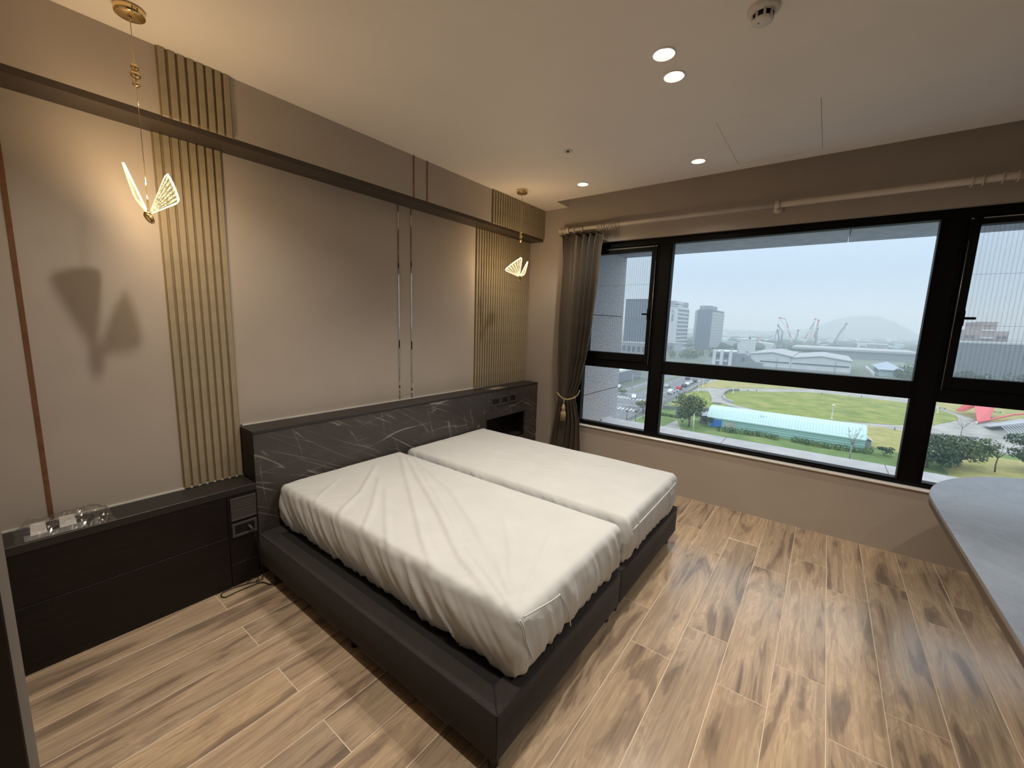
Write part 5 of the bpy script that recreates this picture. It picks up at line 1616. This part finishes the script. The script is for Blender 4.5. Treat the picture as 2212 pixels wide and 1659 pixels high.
warehouse('white gabled warehouse on the left of the twin pair', 17.9, 42.5, 345, 420, 8.9, 9.3, 11.2, 29.4, M_BWHITE)
warehouse('white gabled warehouse on the right of the twin pair', -14.8, 17.7, 345, 420, 8.1, 8.1, 10.4, 1.4, M_BWHITE)
# hip-roofed pale blue house
hh_ = thing('blue_roof_house', 'low house with a pale blue hipped roof right of the warehouses', 'house', (370, -31, G))
boxo('walls', M_BTEAL, hh_, 352, 396, -41, -29.5, G, G + 4.4)
MB().add([(350, -28.5, G + 4.3), (350, -42.5, G + 4.3), (399, -42.5, G + 4.3), (399, -28.5, G + 4.3), (360, -35.5, G + 7.6), (389, -35.5, G + 7.6)], [(0, 1, 4), (1, 2, 5, 4), (2, 3, 5), (3, 0, 4, 5), (0, 3, 2, 1)]).build('roof', M_ROOFBLUE, hh_)
for k in range(6): boxo('window', M_BGLASS, hh_, 356 + 6.4 * k, 359 + 6.4 * k, -29.6, -29.3, G + 1.2, G + 3.4)
boxo('yard_wall', M_BWHITE, hh_, 350, 420, -27.2, -26.4, G, G + 1.8)
# long roofs and the windowed block further off
lr = thing('long_shed', 'very long low shed with a grey wall band behind the warehouses', 'shed', (600, -40, G))
boxo('walls', M_BGREY, lr, 560, 600, -72, 0, G, G + 7.5)
boxo('roof', M_BLIGHT, lr, 558, 640, -74, 30, G + 7.5, G + 9.5)
bl = building('windowed_block', 'pale block with a few small windows beyond the long shed', 676, 700, -61, -31, 13.2, M_BLIGHT, M_BWHITE)
boxo('stair_tower', M_BWHITE, bl, 674, 690, -40.5, -31, G, G + 14.2)
for (y, z, w) in ((-52.5, 9.0, 1.4), (-56.2, 9.0, 1.4), (-52.5, 3.4, 1.4), (-56.0, 3.4, 1.6), (-47.2, 8.0, 2.4), (-39.2, 9.6, 5.0)):
    boxo('window', M_BGLASS, bl, 673.6 if y > -40.6 else 675.6, 676.1, y, y + w, G + z, G + z + 1.2)
# brick-coloured blocks and bank seen through the right screen
pbk = building('brick_block', 'pinkish apartment block seen through the right insect screen', 430, 470, -92.5, -84.5, 36.5, M_BPINK)
boxo('wing', M_BPINK, pbk, 430, 470, -84.5, -77.5, G, G + 31.5); boxo('wing', M_BPINK, pbk, 430, 470, -98.5, -92.5, G, G + 31.0)
for k in range(6): boxo('balcony', M_BWHITE, pbk, 428.6, 430.1, -91.5, -85.5, G + 5.0 + 5.2 * k, G + 6.0 + 5.2 * k)
for k in range(5):
    for y in (-82.5, -79.6, -95.0, -97.6): boxo('window', M_BGLASS, pbk, 429.6, 430.1, y, y + 1.6, G + 8.0 + 4.4 * k, G + 10.2 + 4.4 * k)
building('flat_block', 'wide grey flat-roofed block below the brick apartments', 396, 426, -134, -70, 22.5, M_BGREY, M_BWHITE, 1.2)

sr = building('shop_row', 'row of white-fronted shops across the road past the granite wall', 178, 214, 76, 86, 5.0, M_BGREY, M_BWHITE, 1.0)
boxo('signboard', M_BWHITE, sr, 177.4, 178.1, 76, 86, G + 3.2, G + 4.4)
for k in range(4): boxo('shopfront', M_BGLASS, sr, 177.7, 178.1, 76.4 + 2.4 * k, 78.2 + 2.4 * k, G + 0.2, G + 2.9)
# scattered low buildings towards the horizon
rnd = random.Random(77)
mm_ = [M_BWHITE, M_BWHITE, M_BLIGHT, M_BTEAL, M_BGREY]
sheds = [MB() for _ in range(3)]
for i in range(130):
    x = rnd.uniform(640, 2100)
    y = x * rnd.uniform(-0.19, 0.27)
    if 545 < x < 720 and -80 < y < 40: continue
    if x < 760 and 100 < y < 190: continue
    w, d, h = rnd.uniform(10, 34), rnd.uniform(10, 40), rnd.uniform(4, 11)
    sheds[i % 3].extrude([(x, y - w / 2, G), (x, y - w / 2, G + h), (x, y, G + h + w * 0.06), (x, y + w / 2, G + h), (x, y + w / 2, G)], (d, 0, 0))
for i, (o, m, lab) in enumerate(zip(sheds, (M_BWHITE, M_BLIGHT, M_BTEAL), ('scatter of tiny white roofs towards the horizon', 'scatter of tiny grey roofs towards the horizon', 'scatter of tiny teal roofs towards the horizon'))):
    tag(o.build('distant_roofs', m), lab, 'roofs', None, 'stuff')
# belts of trees between and behind the roofs
def belt(name, n, fx, seed, lab, s, m):
    rnd = random.Random(seed); lc = MB()
    for _ in range(n):
        x, y, h = fx(rnd)
        lc.ball((x, y, G + h * 0.45), h * rnd.uniform(0.6, 1.3), h * rnd.uniform(0.7, 1.6), h * 0.6, 7, 5)
    o = lc.build(name, m, fix=False); tag(o, lab, 'trees', None, 'stuff')
M_FARLEAF = flat('distant_foliage', (0.075, 0.105, 0.065, 1), 0.95, var=0.5, scale=0.06)
def fx1(r): x = r.uniform(620, 2400); return x, x * r.uniform(-0.22, 0.30), r.uniform(4, 10)
belt('distant_trees', 650, fx1, 3, 'hazy belt of trees among the distant roofs', 1, M_FARLEAF)
def fx2(r): return r.uniform(2400, 2700), r.uniform(-900, 900), r.uniform(10, 24)
belt('distant_trees', 260, fx2, 4, 'hazy dark tree line along the horizon', 1, M_FARLEAF)
def leafgroup(n, fx, seed, lab, m, s=1.3):
    rnd = random.Random(seed); lc = MB()
    for _ in range(n):
        x, y, h, r = fx(rnd)
        leaf_cloud(x, y, G + h * 0.55, r, r, h * 0.5, 90, s * 0.55, rnd, lc)
    o = lc.build('tree_grove', m, fix=False); tag(o, lab, 'trees', None, 'stuff')
leafgroup(26, lambda r: (r.uniform(375, 450), r.uniform(66, 112), r.uniform(4, 9), r.uniform(2.5, 4.5)), 61, 'grove of trees between the towers and the grey hall', M_LEAF[2])
leafgroup(26, lambda r: (r.uniform(330, 370), r.uniform(-52, -36), r.uniform(5, 10), r.uniform(2.5, 4.0)), 62, 'grove of trees right of the blue-roofed house', M_LEAF[1])
leafgroup(20, lambda r: (r.uniform(300, 380), r.uniform(-120, -58), r.uniform(4, 8), r.uniform(3, 5)), 63, 'row of trees low behind the right insect screen', M_LEAF[0])
flatpoly('field', [(350, -30), (420, -25), (430, -13), (350, -15)], G + 0.0, M_FARLAND)

# cranes
def crane(x, y, boom, label, jib=None, dark=False):
    t = thing('crawler_crane', label, 'crane', (x, y, G), 'tall cranes beyond the warehouses')
    boxo('crawler_body', M_CDARK if dark else M_CRED, t, x - 3, x + 3, y - 3.2, y + 3.2, G + 0.2, G + 3.6, 0.3, 1)
    boxo('cab', M_CWHITE, t, x - 2, x + 2, y - 1.6, y + 1.6, G + 3.6, G + 6.0, 0.3, 1)
    P = [Vector((x, y, G + 3))] + [Vector((x + q[0], y + q[1], G + q[2])) for q in boom]
    tot = sum((b - a).length for a, b in zip(P, P[1:])); s = 0; k = 0
    for a, b in zip(P, P[1:]):
        n = max(1, int(round((b - a).length / 8.0)))
        for i in range(n):
            p, q = a.lerp(b, i / n), a.lerp(b, (i + 1) / n)
            r = 1.05 - 0.55 * (s / tot)
            m = M_CDARK if dark else (M_CRED if k % 2 == 0 else M_CWHITE)
            # open lattice: four chords
            lb = MB()
            d = (q - p).normalized(); u = d.cross(Vector((1, 0, 0))).normalized(); w = d.cross(u)
            for su, sw in ((1, 1), (1, -1), (-1, 1), (-1, -1)):
                o = u * su * r * 0.8 + w * sw * r * 0.8
                lb.tube([tuple(p + o), tuple(q + o)], r * 0.36, 4)
            for j in range(4):
                e0 = p.lerp(q, j / 4); e1 = p.lerp(q, (j + 1) / 4)
                lb.tube([tuple(e0 + u * r * 0.8), tuple(e1 - u * r * 0.8)], r * 0.24, 4)
            lb.build('boom_section', m, t); k += 1; s += (q - p).length
    tip = P[-1]
    MB().tube([tuple(tip), tuple(Vector((tip.x, tip.y + 3, G + 12)))], 0.14, 4).build('hoist_rope', M_CDARK, t)
    MB().tube([tuple(tip), (x + 2, y - 4, G + 5)], 0.14, 4).build('pendant_rope', M_CDARK, t)
    boxo('sheave_head', M_CRED if not dark else M_CDARK, t, tip.x - 1, tip.x + 1, tip.y - 1.2, tip.y + 1.2, tip.z - 1, tip.z + 1.2, 0.2, 1)
crane(700, 36, [(0, 6.5, 24), (0, 13, 43), (0, 20, 44.5)], 'tallest red and white crane with a hammer-shaped head')
crane(702, 55, [(0, -1, 15), (0, 2.0, 27)], 'short dark upright crane left of the tallest crane', dark=True)
crane(720, 53, [(0, -1, 25), (0, 5.5, 34)], 'grey luffing crane just right of the short dark crane', dark=True)
crane(700, 26, [(0, -2, 16), (0, -11.0, 43.5)], 'leaning red and white crane, left of the crossed pair')
crane(706, 14.5, [(0, -0.5, 18), (0, -3.0, 42.0)], 'leaning red and white crane, right of the crossed pair')
crane(712, 13, [(0, -0.8, 15), (0, -1.6, 31)], 'shorter dark crane right of the crossed pair', dark=True)
crane(760, -6, [(0, -8, 26), (0, -14, 39)], 'faint grey crane farthest right before the mountain', dark=True)
crane(735, 36, [(0, -0.3, 14), (0, -1.8, 28)], 'faint thin crane between the tallest and the crossed pair', dark=True)
crane(690, 73, [(0, 2, 8), (0, 4, 15)], 'squat red crane behind the white box building')

# mountain
ridge = [(900, -2), (600, 2), (418, 10), (358, 27), (261, 38), (114, 52), (60, 85), (30, 99), (-40, 130), (-103, 150), (-200, 162), (-284, 160), (-370, 125), (-441, 82), (-520, 30), (-700, 12), (-900, 4)]
mb_ = MB(); V = []; F = []
NR, NC = 9, 90
def rz(y):
    for (a, za), (b, zb) in zip(ridge, ridge[1:]):
        if a >= y >= b:
            k = (a - y) / (a - b); return za + (zb - za) * (k * k * (3 - 2 * k))
    return 0
for j in range(NR + 1):
    for i in range(NC + 1):
        y = 900 - 1800 * i / NC
        k = j / NR
        hgt = rz(y) * math.sin(PI * 0.5 * min(1, k * 2)) if k <= 0.5 else rz(y) * math.cos(PI * 0.5 * (k - 0.5) * 2)
        hgt += 5 * mnoise.noise(Vector((y * 0.02, k * 4, 2.0))) * min(1, hgt / 30)
        V.append((2400 + 520 * k, y * 0.64, G - 2 + 27 + (hgt - 27) * 0.64 if hgt > 27 else G - 2 + hgt))
for j in range(NR):
    for i in range(NC):
        a = j * (NC + 1) + i; F.append((a, a + 1, a + NC + 2, a + NC + 1))
mt = MB().add(V, F, True).build('mountain', flat('forest_slope', (0.06, 0.09, 0.06, 1), 0.95, var=0.4, scale=0.01))
tag(mt, 'hazy blue mountain on the horizon behind the cranes', 'mountain')

# ------------------------------------------------------------------ haze: a thin homogeneous scattering layer of air over the city
hz = MB().box(60, 3400, -1600, 1600, G - 5, G + 160).build('haze', bpy.data.materials.new('haze_air'))
hm = hz.data.materials[0]; hm.use_nodes = True
nt = hm.node_tree; nt.nodes.clear()
ho = nt.nodes.new('ShaderNodeOutputMaterial'); vs = nt.nodes.new('ShaderNodeVolumeScatter')
vs.inputs['Color'].default_value = (0.78, 0.89, 1.0, 1)
vs.inputs['Density'].default_value = 0.0009
vs.inputs['Anisotropy'].default_value = 0.0
nt.links.new(vs.outputs[0], ho.inputs['Volume'])
tag(hz, 'thin bluish haze hanging over the distant city', 'haze', None, 'stuff')
